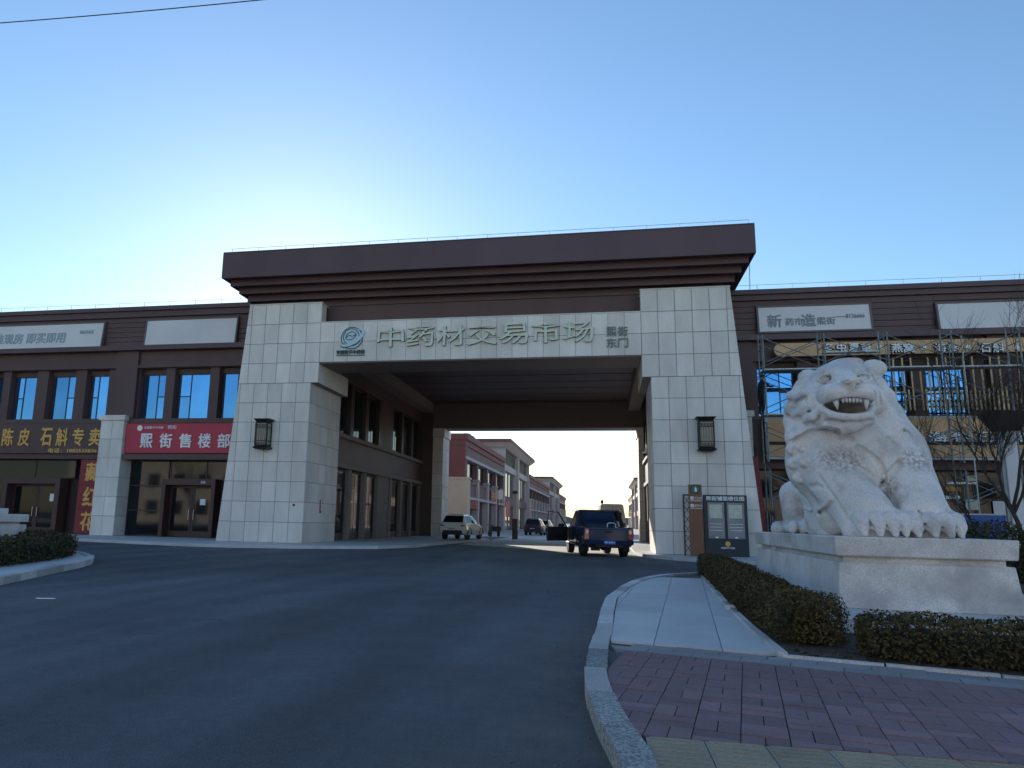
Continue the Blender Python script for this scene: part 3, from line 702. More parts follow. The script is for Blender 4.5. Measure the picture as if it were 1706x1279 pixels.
# ---------------------------------------------------------------- paving of the right corner, laid piece by piece
def clip(poly, conv):
    out = poly
    n = len(conv)
    for i in range(n):
        a, b = conv[i], conv[(i+1) % n]; inp, out = out, []
        def side(p): return (b[0]-a[0])*(p[1]-a[1])-(b[1]-a[1])*(p[0]-a[0])
        for k in range(len(inp)):
            p, q = inp[k], inp[(k+1) % len(inp)]; sp, sq = side(p), side(q)
            if sp >= 0: out.append(p)
            if (sp > 0) != (sq > 0) and abs(sp-sq) > 1e-12:
                t = sp/(sp-sq); out.append((p[0]+(q[0]-p[0])*t, p[1]+(q[1]-p[1])*t))
        if len(out) < 3: return []
    return out
def area(p): return abs(sum(p[k][0]*p[(k+1) % len(p)][1]-p[(k+1) % len(p)][0]*p[k][1] for k in range(len(p))))/2
def lay(rects, conv, z0, z1, name, mat, parent, amin=.004, jit=.004):
    for r in rects:
        q = clip(r, conv)
        if q and area(q) > amin:
            d = random.uniform(-jit, jit); MB().prism(q, 'z', z0, z1+d).build(name, mat, parent)
def grid(o, d, lx, ly, nx, ny, gap=.006, stag=0., i0=0):
    o = Vector(o); d = Vector(d).normalized(); e = Vector((-d.y, d.x))
    for j in range(ny):
        for i in range(i0, nx):
            a = (i+(stag if j % 2 else 0))*lx; b = j*ly
            yield [tuple(o+d*u+e*v) for u, v in ((a+gap/2, b+gap/2), (a+lx-gap/2, b+gap/2), (a+lx-gap/2, b+ly-gap/2), (a+gap/2, b+ly-gap/2))]
kin = []                                   # inner edge of the kerb
kp = [Vector((p.x, p.y)) for p in KR[:-3]]
for k, p in enumerate(kp):
    a, b = kp[max(k-1, 0)], kp[min(k+1, len(kp)-1)]; d = (b-a).normalized(); kin.append(p+Vector((d.y, -d.x))*.178)
BEDL = [(1.53, 7.45), (1.56, 9.0), (1.70, 11.6), (2.06, 17.5)]
apron = MB().prism([(.12, 7.80), (1.45, 7.41), (1.5, 9), (1.6, 11.6), (1.9, 17.4), (1.0, 15.8), (.5, 12.9), (.24, 11.), (.16, 9)], 'z', .0851, .092).build('granite_apron', M['mortar'], kind='structure')
conv = [(-.3, 7.85), (-.2, 7.80), (1.50, 7.41), (1.53, 9.0), (1.66, 11.6), (2.02, 17.55)] + [tuple(p) for p in reversed(kin) if p.y > 7.9 and p.y < 17.7]
conv = [c for c in conv if c[0] > -.25][0:]
conv = [(kin[0].x, 7.83)] [:0] + [(.0, 7.80), (1.50, 7.41), (2.02, 17.55)] + [tuple(p) for p in reversed(kin) if 7.9 < p.y < 17.4]
dr = Vector((.962, -.272)).normalized()
# the apron's region is convex only piecewise: clip against its left half and its right half planes in turn
def kx(y):
    for a, b in zip(kin, kin[1:]):
        if a.y <= y <= b.y: return a.x+(b.x-a.x)*(y-a.y)/(b.y-a.y)
    return kin[-1].x
for r in grid((-.8, 7.78), (.995, -.10), .62, .92, 7, 13, gap=.008, i0=-4):
    y0, y1 = min(p[1] for p in r), max(p[1] for p in r)
    ya, yb2 = max(y0, kin[1].y), min(y1, 17.4)
    if yb2 <= ya: continue
    bl = 7.80-.26*max(0, 0)
    c = [(kx(ya), ya), (9, ya), (9, yb2), (kx(yb2), yb2)]
    q = clip(clip(r, c), [(-1, 8.07), (1.50, 7.43), (2.03, 17.5), (-1, 17.5)])
    if q and area(q) > .01: MB().prism(q, 'z', .0921, .122+random.uniform(-.002, .002)).build('slab', M['slab'], apron)
lay(grid((-.05, 7.36), dr, .4, .21, 14, 2, gap=.006, stag=.5), [(kin[4].x+.02, 7.33), (1.4, 6.93), (7.0, 5.35), (7, 5.82), (1.53, 7.38), (-.02, 7.80)], .0851, .118, 'paver', M['paver_grey'], base, .006)
redc = [(.13, 4.44), (6, 4.47), (7.0, 5.33), (1.4, 6.91), (.0, 7.30), (-.0, 6.9), (-.0, 6.2), (.01, 5.5), (.06, 4.85)]
rects = []
s_ = .25; d = Vector((.985, -.17)).normalized(); e = Vector((-d.y, d.x))
for j in range(16):
    for i in range(-1, 27):
        c = Vector((-.15, 4.0))+d*(i*s_)+e*(j*s_)
        for h in range(2):
            u0, u1, v0, v1 = (h*s_/2, (h+1)*s_/2, 0, s_) if (i+j) % 2 else (0, s_, h*s_/2, (h+1)*s_/2)
            rects.append([tuple(c+d*u+e*v) for u, v in ((u0+.003, v0+.003), (u1-.003, v0+.003), (u1-.003, v1-.003), (u0+.003, v1-.003))])
rects.sort(key=lambda r: r[0][1]); vis = [r for r in rects if clip(r, redc)]
lay(vis[:290], redc, .0851, .121, 'red_paver', M['paver_red'], base, .003)
if len(vis) > 290:
    m = MB()
    for r in vis[290:]:
        q = clip(r, redc)
        if q and area(q) > .003: m.prism(q, 'z', .0851, .121+random.uniform(-.003, .003))
    o = m.build('red_paving', M['paver_red'], base, kind='stuff')
yc = [(.2, 2.2), (6, 2.2), (6, 4.45), (.14, 4.42), (.17, 3.4)]
for r in grid((.2, 2.62), (1, .003), .305, .305, 18, 6, gap=.006):
    q = clip(r, yc)
    if not q or area(q) < .01: continue
    m = MB().prism(q, 'z', .0851, .119)
    x0, x1 = min(p[0] for p in q), max(p[0] for p in q); y0 = min(p[1] for p in q)
    if x1-x0 > .2:
        for k in range(4): m.box(x0+.02, x1-.02, y0+.03+k*.07, y0+.06+k*.07, .118, .1235)
    m.build('yellow_paver', M['paver_yellow'], base)
# red paving in front of the hedge bed and further right: the same pavers, far enough out to read as one surface
bed = MB().prism([(1.56, 7.44), (9, 5.4), (9, 20.5), (3.6, 20.2), (2.4, 19.4), (2.1, 17.6), (1.72, 11.6), (1.59, 9.0)], 'z', .0852, .13).build('planting_bed', M['soil'], kind='structure')
kerb_run('edging', [(1.50, 7.41), (1.545, 9.0), (1.68, 11.6), (2.04, 17.55), (2.3, 19.3)], .08, base, M['kerb'], -1, L=.8, z=.15)
kerb_run('edging', [(8.5, 5.46), (1.52, 7.38)], .08, base, M['kerb'], -1, L=.8, z=.135)

# ---------------------------------------------------------------- left corner
KL = [Vector(p) for p in ((-7.2, 1.0, 0), (-8.4, 6.0, 0), (-10.1, 11.19, 0), (-10.73, 12.75, 0), (-11.35, 14.25, 0), (-11.75, 15.3, 0), (-12.35, 16.5, 0), (-13.25, 17.75, 0), (-14.5, 19.0, 0), (-16.5, 20.4, 0), (-20, 21.8, 0), (-30, 24, 0))]
lb = MB().prism([(p.x-.06, p.y) for p in KL]+[(-60, 24), (-60, -4), (-7, -4)], 'z', .0005, .09).build('left_corner_pavement', M['soil'], kind='structure')
kerb_run('kerb', KL[1:-1], .17, lb, M['kerb'], 1, L=.8, z=.14)
inn = [Vector((p.x, p.y)) for p in KL]; ki = []
for k, p in enumerate(inn):
    a, b = inn[max(k-1, 0)], inn[min(k+1, len(inn)-1)]; dd = (b-a).normalized(); ki.append(p+Vector((-dd.y, dd.x))*.178)
convl = [tuple(p) for p in ki[1:10]]+[(-17.2, 19.0), (-14.6, 17.9), (-13.3, 16.7), (-12.3, 14.6), (-11.6, 12.6), (-9.8, 6)]
# a curved strip: lay the slabs along it
for k in range(1, 9):
    a, b = ki[k], ki[k+1]; n = max(1, round((b-a).length/.9))
    da = (ki[min(k+1, 11)]-ki[k-1]).normalized(); db = (ki[min(k+2, 11)]-ki[k]).normalized()
    na, nb = Vector((-da.y, da.x)), Vector((-db.y, db.x))
    for i in range(n):
        p, q = a.lerp(b, i/n), a.lerp(b, (i+1)/n); np_, nq = na.lerp(nb, i/n), na.lerp(nb, (i+1)/n); g = (q-p).normalized()*.004
        for w0, w1 in ((.006, .55), (.556, 1.1)):
            r = [p+g+np_*w0, q-g+nq*w0, q-g+nq*w1, p+g+np_*w1]
            MB().prism([tuple(v) for v in r], 'z', .0905, .122+random.uniform(-.002, .002)).build('slab', M['slab'], lb)

# ---------------------------------------------------------------- hedges
def leafmat(name, col, col2):
    m = bpy.data.materials.new(name); m.use_nodes = True; t = m.node_tree; L = t.links.new; b = t.nodes['Principled BSDF']
    g = nd(t, 'NewGeometry'); r = nd(t, 'ValToRGB'); r.color_ramp.elements[0].color = (*col, 1); r.color_ramp.elements[1].color = (*col2, 1)
    n = nd(t, 'TexNoise'); n.inputs['Scale'].default_value = 1.6; L(g.outputs['Position'], n.inputs['Vector'])
    a = nd(t, 'Math', operation='MULTIPLY_ADD'); L(g.outputs['Random Per Island'], a.inputs[0]); a.inputs[1].default_value = .55
    s = nd(t, 'MapRange'); s.inputs['From Min'].default_value = .35; s.inputs['From Max'].default_value = .65; s.inputs['To Max'].default_value = .45; L(n.outputs['Fac'], s.inputs[0]); L(s.outputs[0], a.inputs[2])
    L(a.outputs[0], r.inputs[0]); L(r.outputs[0], b.inputs['Base Color']); b.inputs['Roughness'].default_value = .6; b.inputs['Specular IOR Level'].default_value = .15
    b.inputs['Transmission Weight'].default_value = 0
    return m
M['leaf'] = leafmat('hedge_leaf', (.036, .031, .013), (.145, .112, .044))
M['leaf_dark'] = leafmat('dark_hedge_leaf', (.030, .029, .013), (.095, .082, .034))
M['twig'] = pm('twig', (.06, .042, .03), .9, var=.2)
rng = np.random.default_rng(5)
def leaves_mesh(name, pts, nrm, size, mat, parent, spread=.9):
    """One folded leaf (two triangles each side of the midrib) at every point, turned about its normal."""
    n = len(pts); d = nrm+rng.normal(0, spread, (n, 3)); d /= np.linalg.norm(d, axis=1)[:, None]
    h = rng.normal(0, 1, (n, 3)); t = np.cross(d, h); t /= np.linalg.norm(t, axis=1)[:, None]; b = np.cross(d, t)
    s = size*rng.uniform(.6, 1.3, (n, 1))
    V = np.stack([pts-t*s, pts+b*s*.55+d*s*.18, pts+t*s, pts-b*s*.55+d*s*.18], 1).reshape(-1, 3)
    i = np.arange(n)[:, None]*4
    F = np.concatenate([i+np.array([[0, 1, 2]]), i+np.array([[0, 2, 3]])], 0)
    me = bpy.data.meshes.new(name); me.vertices.add(len(V)); me.vertices.foreach_set('co', V.ravel())
    me.loops.add(F.size); me.loops.foreach_set('vertex_index', F.ravel()); me.polygons.add(len(F))
    me.polygons.foreach_set('loop_start', np.arange(len(F))*3); me.polygons.foreach_set('loop_total', np.full(len(F), 3)); me.update(); me.validate()
    o = obj(name, me, mat, parent); o['kind'] = 'stuff'; return o
def hedge(label, path, width, h, dens, size, mat, z0=.13, lump=.09, group=None, name='hedge'):
    """Clipped hedge along a path: dark twiggy heart, stems and a shell of leaves, lumpy shrub by shrub."""
    path = [Vector((p[0], p[1], 0)) for p in path]; L = [0]
    for a, b in zip(path, path[1:]): L.append(L[-1]+(b-a).length)
    T = thing(name, label, 'hedge', tuple(path[0])[:2]+(z0,), group)
    ph = rng.uniform(0, 6, 8)
    def frame(s):
        for k in range(len(path)-1):
            if s <= L[k+1] or k == len(path)-2:
                d = (path[k+1]-path[k]).normalized(); return path[k].lerp(path[k+1], (s-L[k])/(L[k+1]-L[k])), Vector((-d.y, d.x, 0))
    def bulge(s, a): return lump*(math.sin(s*5.2+ph[0]+math.sin(a+ph[4])*.8)*.5+math.sin(s*11+ph[1]+a*2)*.3+math.sin(s*2.1+ph[2])*.4)
    core = MB(); ns = max(2, int(L[-1]/.12)); nr = 10; base_i = 0
    for i in range(ns+1):
        s = .16+(L[-1]-.32)*i/ns; p, n = frame(s); endf = min(1, .30+min(s, L[-1]-s)/.4)
        for j in range(nr):
            a = math.pi*(j/(nr-1)); k = .66*(1+bulge(s, a)*.9)
            x = math.copysign(abs(math.cos(a))**.45, math.cos(a))*width/2*k*endf; z = (math.sin(a)**.45 if j not in (0, nr-1) else 0)*h*k*(.8+.2*endf)
            core.v.append((p.x+n.x*x, p.y+n.y*x, z0+.02+z))
    for i in range(ns):
        for j in range(nr-1): core.f.append((i*nr+j, i*nr+j+1, (i+1)*nr+j+1, (i+1)*nr+j))
    core.f.append(tuple(range(nr))); core.f.append(tuple(ns*nr+nr-1-j for j in range(nr)))
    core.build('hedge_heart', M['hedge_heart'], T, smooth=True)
    N = int(dens*L[-1]*(width+2*h)); S = rng.uniform(0, L[-1], N); A = rng.uniform(0, math.pi, N)
    per = rng.uniform(-1, 1, N)
    P = np.empty((N, 3)); NR = np.empty((N, 3))
    tot = width+2*h
    for i in range(N):
        s, u = S[i], rng.uniform(0, tot)
        if u < h: a_x, a_z = -1, u/h
        elif u < h+width: a_x, a_z = -1+2*(u-h)/width, 1
        else: a_x, a_z = 1, (u-h-width)/h
        p, n = frame(s); a = math.atan2(a_z, a_x); e_ = min(1, .45+min(s, L[-1]-s)/.25)
        rr = (abs(a_x)**5+abs(a_z)**5)**(-.2); k = rr*(1+bulge(s, a))*rng.uniform(.78, 1.06)
        x, z = a_x*width/2*k*e_, a_z*h*k*(.8+.2*e_)
        P[i] = (p.x+n.x*x, p.y+n.y*x, z0+.02+z); NR[i] = (n.x*a_x, n.y*a_x, a_z+.3)
    E_, EN = [], []
    for end in (0, 1):
        p, n = frame(0 if end == 0 else L[-1]); d = (path[1]-path[0]).normalized()*-1 if end == 0 else (path[-1]-path[-2]).normalized()
        for i in range(int(dens*width*h*1.1)):
            x, z = rng.uniform(-1, 1), rng.uniform(0, 1); b_ = .10*(1-abs(x)**3)*(1-(2*z-1)**4)
            q = p+n*(x*width*.46*(1-.1*z))+d*(b_-.12+rng.uniform(-.07, .03)); E_.append((q.x, q.y, z0+.02+z*h*.93)); EN.append((d.x, d.y, .3))
    leaves_mesh('foliage', np.concatenate([P, np.array(E_)]), np.concatenate([NR, np.array(EN)]), size, mat, T)
    st = MB()
    for i in range(int(L[-1]*9)):
        s = rng.uniform(.05, L[-1]-.05); p, n = frame(s); x = rng.uniform(-.36, .36)*width
        q = p+n*x; st.tube([(q.x, q.y, z0-.02), (q.x+rng.uniform(-.05, .05), q.y+rng.uniform(-.05, .05), z0+h*.4), (q.x+rng.uniform(-.1, .1), q.y+rng.uniform(-.1, .1), z0+h*.8)], [.012, .008, .004], 4)
    st.build('stem', M['twig'], T); return T
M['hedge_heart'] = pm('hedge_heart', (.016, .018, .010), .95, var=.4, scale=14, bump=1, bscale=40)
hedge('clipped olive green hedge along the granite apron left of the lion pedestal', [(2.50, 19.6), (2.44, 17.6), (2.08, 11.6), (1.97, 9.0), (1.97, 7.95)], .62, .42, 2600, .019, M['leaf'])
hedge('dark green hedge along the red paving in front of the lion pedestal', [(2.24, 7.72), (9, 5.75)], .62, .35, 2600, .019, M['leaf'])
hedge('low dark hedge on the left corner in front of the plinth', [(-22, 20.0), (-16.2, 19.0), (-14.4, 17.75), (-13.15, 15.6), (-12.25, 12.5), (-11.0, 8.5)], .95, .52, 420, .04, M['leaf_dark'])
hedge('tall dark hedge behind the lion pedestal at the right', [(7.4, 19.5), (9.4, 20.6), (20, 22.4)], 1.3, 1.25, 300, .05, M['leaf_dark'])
# grit along the kerb
M['concrete_grit'] = pm('grit', (.16, .15, .13), .9, var=.3, scale=30)
gm = MB()
for k in range(140):
    y = rng.uniform(3.2, 11); x = (kx(max(y, kin[1].y))-.2)-abs(rng.normal(0, .28)); r = rng.uniform(.003, .008)
    gm.obox((x, y, r*.6), (r*2, r*1.6, r*1.2), Matrix.Rotation(rng.uniform(0, 3), 3, 'Z') @ Matrix.Rotation(rng.uniform(0, 1), 3, 'X'))
o = gm.build('kerb_grit', M['concrete_grit'], kind='stuff'); o['label'] = 'small stones and grit lying along the right kerb'
# fallen leaves and litter in the bed
pts = np.array([[rng.uniform(1.7, 6.5), 0, 0] for _ in range(420)]); pts[:, 1] = 7.42-(pts[:, 0]-1.56)*.275+rng.uniform(.02, .45, 420); pts[:, 2] = .137
M['dry_leaf'] = leafmat('dry_leaf', (.06, .035, .02), (.19, .11, .06))
o = leaves_mesh('fallen_leaves', pts, np.tile([0, 0, 1.], (420, 1)), .032, M['dry_leaf'], None, .35); o['label'] = 'dry brown leaves scattered under the front hedge'
m = MB()
for k in range(7): m.obox((1.63+rng.uniform(-.05, .05), 11.0+rng.uniform(-.09, .09), .16+rng.uniform(0, .02)), (.06, .05, .012), Matrix.Rotation(rng.uniform(0, 3), 3, 'X') @ Matrix.Rotation(rng.uniform(0, 3), 3, 'Z'))
tag(m.build('litter', M['white_letter']), 'crumpled white paper on the bed edging by the hedge', 'litter')
p = gnd(74, 998); m = MB().obox((p.x, p.y, .012), (.22, .05, .01), Matrix.Rotation(.3, 3, 'Z')).obox((p.x+.12, p.y+.02, .014), (.06, .04, .012), Matrix.Rotation(.9, 3, 'Z'))
tag(m.build('litter', M['white_letter']), 'thin white scrap of litter lying on the asphalt near the left kerb', 'litter')

# ---------------------------------------------------------------- lion's pedestal and the other plinth
M['granite'] = pm('pale_granite', (.68, .655, .63), .75, var=.07, scale=2.2, var2=.16, scale2=.7, speck=.22, speckscale=75, bump=.2, bscale=90, tint=(.42, .395, .385))
PB = .28
T = thing('pedestal', 'pale granite pedestal with overhanging cap under the stone lion', 'pedestal', (3.9, 13.4, PB))
MB().prism([(2.35, 9.2), (6.6, 9.0), (6.6, 18.4), (2.7, 18.4)], 'z', .131, PB).build('footing', M['slab'], T)
def frustum(p0, p1, z0, z1): return MB().hexa([(*q, z0) for q in p0]+[(*q, z1) for q in p1])
A0 = [(2.83, 10.32), (4.86, 10.22), (5.05, 16.5), (3.02, 16.6)]
def inset(q, d): 
    c = Vector((sum(p[0] for p in q)/4, sum(p[1] for p in q)/4)); 
    return [(p[0]+math.copysign(d, c.x-p[0]), p[1]+math.copysign(d, c.y-p[1])) for p in q]
ZC0, ZC1 = at(1400, 926, 10.3).z, at(1393, 893, 10.3).z
frustum(A0, inset(A0, .05), PB, ZC0-.075).build('block', M['granite'], T, bevel=.012)
frustum(inset(A0, .12), inset(A0, .12), ZC0-.074, ZC0-.001).build('neck', M['granite'], T)
frustum(inset(A0, -.02), inset(A0, .0), ZC0, ZC1).build('cap', M['granite'], T, bevel=.015)
T = thing('plinth', 'pale stone plinth rising above the hedge at the left edge', 'pedestal', (-15.6, 15.5, PZ))
c0 = at(45, 872, 17.5)
c0 = at(45, 872, 18.9)
MB().box(-21, c0.x, 17.5, 18.9, .13, at(40, 875, 17.5).z).build('block', M['granite'], T, bevel=.015)
MB().box(-21, c0.x-.16, 17.6, 18.8, at(40, 875, 17.5).z+.001, at(40, 871, 17.5).z).build('neck', M['granite'], T)
MB().box(-21, c0.x+.03, 17.47, 18.93, at(40, 871, 17.5).z+.001, at(40, 857, 17.5).z).build('cap', M['granite'], T, bevel=.015)
MB().box(-21, at(15, 850, 18.6).x, 17.7, 18.6, at(40, 857, 17.5).z+.001, at(40, 847, 17.8).z).build('upper_block', M['granite'], T, bevel=.015)
# ---------------------------------------------------------------- the stone lion: one carved body, modelled as a solid and meshed
class Solid:
    """Distance field on a grid; add() blends a form in, cut() carves one out."""
    def __init__(s, lo, hi, h):
        s.lo = np.array(lo, float); s.h = h; s.n = np.ceil((np.array(hi)-s.lo)/h).astype(int)+1
        s.g = np.full(s.n, .5, np.float32)
    def _sub(s, c0, c1):
        i0 = np.clip(np.floor((np.array(c0)-s.lo)/s.h).astype(int), 0, s.n-1); i1 = np.clip(np.ceil((np.array(c1)-s.lo)/s.h).astype(int)+1, 1, s.n)
        ax = [s.lo[k]+s.h*np.arange(i0[k], i1[k]) for k in range(3)]
        return tuple(slice(i0[k], i1[k]) for k in range(3)), np.stack(np.meshgrid(*ax, indexing='ij'), -1)
    def put(s, d, sl, k, cut):
        a = s.g[sl]; b = -d if cut else d
        if cut:
            h = np.clip(.5-.5*(a-b)/k, 0, 1); s.g[sl] = a*(1-h)+b*h+k*h*(1-h)
        else:
            h = np.clip(.5+.5*(a-b)/k, 0, 1); s.g[sl] = a*(1-h)+b*h-k*h*(1-h)
    def ell(s, c, r, k=.06, cut=False, rot=None):
        r = np.array(r, float)*np.ones(3); c = np.array(c, float); R_ = r.max()+k+.12
        sl, P = s._sub(c-R_, c+R_); q = P-c
        if rot is not None: q = q @ np.array(rot)
        k0 = np.linalg.norm(q/r, axis=-1); k1 = np.linalg.norm(q/(r*r), axis=-1)
        s.put((k0*(k0-1)/np.maximum(k1, 1e-6)).astype(np.float32), sl, k, cut); return s
    def cone(s, a, ra, b, rb, k=.06, cut=False):
        a, b = np.array(a, float), np.array(b, float); R_ = max(ra, rb)+k+.1
        sl, P = s._sub(np.minimum(a, b)-R_, np.maximum(a, b)+R_); ab = b-a
        t = np.clip(((P-a) @ ab)/max(ab @ ab, 1e-9), 0, 1); d = np.linalg.norm(P-a-t[..., None]*ab, axis=-1)-(ra+(rb-ra)*t)
        s.put(d.astype(np.float32), sl, k, cut); return s
    def chain(s, pts, r, k=.03, cut=False):
        rs = r if isinstance(r, (list, tuple)) else [r]*len(pts)
        for i in range(len(pts)-1): s.cone(pts[i], rs[i], pts[i+1], rs[i+1], k, cut)
        return s
    def surf(s, px, py, y0=10.35, y1=16.2):
        """Where the sight line through a pixel first meets the solid."""
        d = ray(px, py); o = Vector((0, 0, CAM_H)); Y = np.arange(y0, y1, s.h*.4)
        P = np.array([o+d*(y/d.y) for y in Y]); I = (P-s.lo)/s.h
        for p, i in zip(P, I):
            j = np.round(i).astype(int)
            if (j < 0).any() or (j >= s.n).any(): continue
            if s.g[tuple(j)] < 0: return p
        return None
    def mesh(s, name):
        """Surface nets."""
        g = np.pad(s.g, 1, constant_values=.5); h = s.h; lo = s.lo-h; n = np.array(g.shape)
        ins = g < 0; c = np.zeros(n-1, np.uint8)
        off = [(a, b, d) for a in (0, 1) for b in (0, 1) for d in (0, 1)]
        def sh(A, o): return A[o[0]:o[0]+n[0]-1, o[1]:o[1]+n[1]-1, o[2]:o[2]+n[2]-1]
        for o in off: c += sh(ins, o)
        act = np.argwhere((c > 0) & (c < 8)); idx = -np.ones(n-1, np.int64); idx[tuple(act.T)] = np.arange(len(act))
        acc = np.zeros((len(act), 3)); cnt = np.zeros(len(act))
        for i, a in enumerate(off):
            for b in off[i+1:]:
                if sum(abs(u-v) for u, v in zip(a, b)) != 1: continue
                ga = g[tuple((act+a).T)]; gb = g[tuple((act+b).T)]; m = (ga < 0) != (gb < 0)
                t = np.where(m, ga/np.where(m, ga-gb, 1), 0)[:, None]; p = np.array(a)+t*(np.array(b)-np.array(a))
                acc += np.where(m[:, None], p, 0); cnt += m
        V = lo+h*(act+acc/cnt[:, None]); F = []
        for ax in range(3):
            u, v = [(1, 2), (2, 0), (0, 1)][ax]; e = np.zeros(3, int); e[ax] = 1
            A = ins[tuple(slice(0, n[k]-e[k]) for k in range(3))]; B = ins[tuple(slice(e[k], None) for k in range(3))]
            for sgn, mask in ((1, A & ~B), (-1, B & ~A)):
                p = np.argwhere(mask); p = p[((p[:, u] > 0) & (p[:, v] > 0) & (p[:, u] < n[u]-1) & (p[:, v] < n[v]-1))]
                du = np.zeros(3, int); dv = np.zeros(3, int); du[u] = 1; dv[v] = 1
                q = [idx[tuple((p-x).T)] for x in (du+dv, dv, 0*du, du)]
                F.append(np.stack(q if sgn > 0 else q[::-1], 1))
        F = np.concatenate(F); me = bpy.data.meshes.new(name)
        me.vertices.add(len(V)); me.vertices.foreach_set('co', V.ravel()); me.loops.add(F.size); me.loops.foreach_set('vertex_index', F.ravel())
        me.polygons.add(len(F)); me.polygons.foreach_set('loop_start', np.arange(len(F))*4); me.polygons.foreach_set('loop_total', np.full(len(F), 4))
        me.polygons.foreach_set('use_smooth', np.ones(len(F), bool)); me.update(); me.validate(); return me

ZL = ZC1-.004
B = Solid((2.45, 10.3, ZL), (4.95, 16.3, 3.9), .0165)
# trunk, rump and hind legs
B.cone((3.66, 12.1, 2.05), .70, (3.98, 14.3, 1.85), .58, .1)
B.ell((4.06, 14.9, 1.70), (.58, .85, .62), .15)
B.cone((3.85, 14.9, 1.6), .42, (3.42, 14.45, 1.80), .24, .10).cone((3.33, 14.35, 1.83), .255, (3.33, 14.3, 1.36), .22, .06)
B.cone((4.3, 14.9, 1.6), .42, (4.66, 14.45, 1.80), .24, .10).cone((4.70, 14.35, 1.83), .235, (4.70, 14.3, 1.36), .2, .06)
for x0 in (3.33, 4.66):
    B.ell((x0+.02, 14.2, 1.27), (.27, .42, .14), .05)
    for k in range(4): B.ell((x0-.17+.125*k, 13.80+.03*abs(k-1.5), 1.26), (.066, .17, .115), .012)
B.chain([(3.5, 15.3, 1.3), (3.16, 15.0, 1.25), (3.06, 14.6, 1.23), (3.10, 14.35, 1.22)], [.12, .11, .1, .07], .04)   # tail laid along the flank
B.ell((3.50, 13.0, 1.45), (.28, .9, .5), .15)
# chest and shoulders
B.ell((3.60, 11.62, 2.28), (.74, .52, .62), .12)
B.ell((3.08, 11.95, 2.22), (.40, .50, .52), .12).ell((4.20, 11.86, 2.22), (.40, .46, .52), .12)
B.cone((3.75, 11.8, 1.9), .5, (3.8, 11.9, 1.5), .3, .1)
# fore legs
for (a, ra, b, rb) in (((3.20, 11.55, 2.05), .40, (3.42, 11.02, 1.46), .35), ((4.13, 11.52, 2.05), .36, (4.13, 11.02, 1.46), .315)):
    B.cone(a, ra, b, rb, .09); B.cone(b, rb*.98, (b[0]+.03, b[1]-.06, 1.3), rb*.98, .05)
B.cone((3.22, 11.9, 2.0), .36, (3.3, 11.75, 1.45), .3, .1)
# mane
B.ell((3.52, 12.02, 2.64), (.76, .74, .60), .14)
B.ell((3.52, 12.5, 2.75), (.5, .8, .45), .15)
for (x, y, Y, r) in ((1334, 656, 11.8, .14), (1325, 680, 11.9, .16), (1325, 703, 11.9, .17), (1341, 640, 11.75, .12), (1460, 640, 11.9, .13), (1474, 662, 11.9, .15), (1484, 688, 11.85, .17), (1494, 712, 11.8, .18), (1506, 735, 11.8, .21), (1350, 700, 11.6, .15), (1470, 690, 11.5, .17), (1490, 715, 11.45, .18), (1332, 728, 11.75, .2), (1360, 722, 11.6, .16)):
    p = at(x, y, Y); B.ell(p, (r, r*1.15, r*.9), .13)
# head
B.ell((3.40, 11.62, 3.22), (.47, .55, .42), .08)
B.ell((3.47, 11.75, 3.50), (.36, .42, .20), .08)
p = at(1410, 606, 11.7); B.ell(p, (.22, .3, .07), .06)
for (x, y, Y, r) in ((1347, 629, 11.85, (.15, .11, .13)), (1455, 614, 11.9, (.185, .12, .14))):
    p = at(x, y, Y); B.ell(p, r, .04)
B.ell((2.98, 11.42, 3.04), (.2, .3, .24), .08).ell((3.76, 11.42, 3.05), (.2, .3, .24), .08)
B.cone((3.36, 11.35, 3.40), .21, (3.31, 10.92, 3.20), .13, .06)
B.ell((3.13, 10.98, 3.075), (.215, .27, .165), .03).ell((3.465, 10.98, 3.085), (.215, .27, .165), .03)
B.ell((3.31, 11.12, 2.80), (.34, .33, .13), .05)
B.ell((3.31, 11.45, 2.9), (.42, .3, .25), .08)
# brows, eye sockets and eyes
for (bx, by, ex, ey) in (((1357, 629), (1392, 622), 1376, 631), ((1425, 621), (1452, 627), 1438, 629)):
    p = B.surf(ex, ey)
    if p is not None:
        B.ell(p, (.11, .085, .062), .012, cut=True)
        B.ell(p+np.array([0, .05, -.004]), (.07, .066, .052), .006)
        for dz in (1, -1): B.chain([p+np.array(v) for v in ((-.12, .03, -.01), (-.05, -.03, dz*.056), (.05, -.03, dz*.056), (.12, .03, 0))], .017, .01)
        B.ell(p+np.array([0, -.02, 0]), (.018, .03, .018), .006, cut=True)
    q0, q1 = B.surf(bx[0], bx[1]-4), B.surf(by[0], by[1]-2)
    if q0 is not None and q1 is not None: B.chain([q0, (q0+q1)/2+np.array([0, -.02, .03]), q1], [.035, .05, .035], .04)
# open mouth
B.ell((3.31, 11.05, 2.90), (.33, .60, .125), .02, cut=True)
B.ell((3.31, 11.3, 2.90), (.26, .5, .12), .03, cut=True)
B.cone((3.08, 10.93, 2.93), .075, (3.54, 10.93, 2.93), .075, .02, cut=True)
B.cone((3.14, 10.9, 2.86), .11, (3.48, 10.9, 2.86), .11, .02, cut=True)
B.chain([(2.97, 11.14, 3.0), (2.985, 11.02, 2.89), (3.08, 10.90, 2.79), (3.2, 10.85, 2.755), (3.31, 10.84, 2.745), (3.42, 10.85, 2.755), (3.54, 10.90, 2.79), (3.635, 11.02, 2.89), (3.65, 11.14, 3.0)], [.04, .045, .05, .05, .05, .05, .05, .045, .04], .02)
B.chain([(2.97, 11.2, 2.78), (3.31, 10.98, 2.655), (3.65, 11.2, 2.78)], [.08, .1, .08], .06)
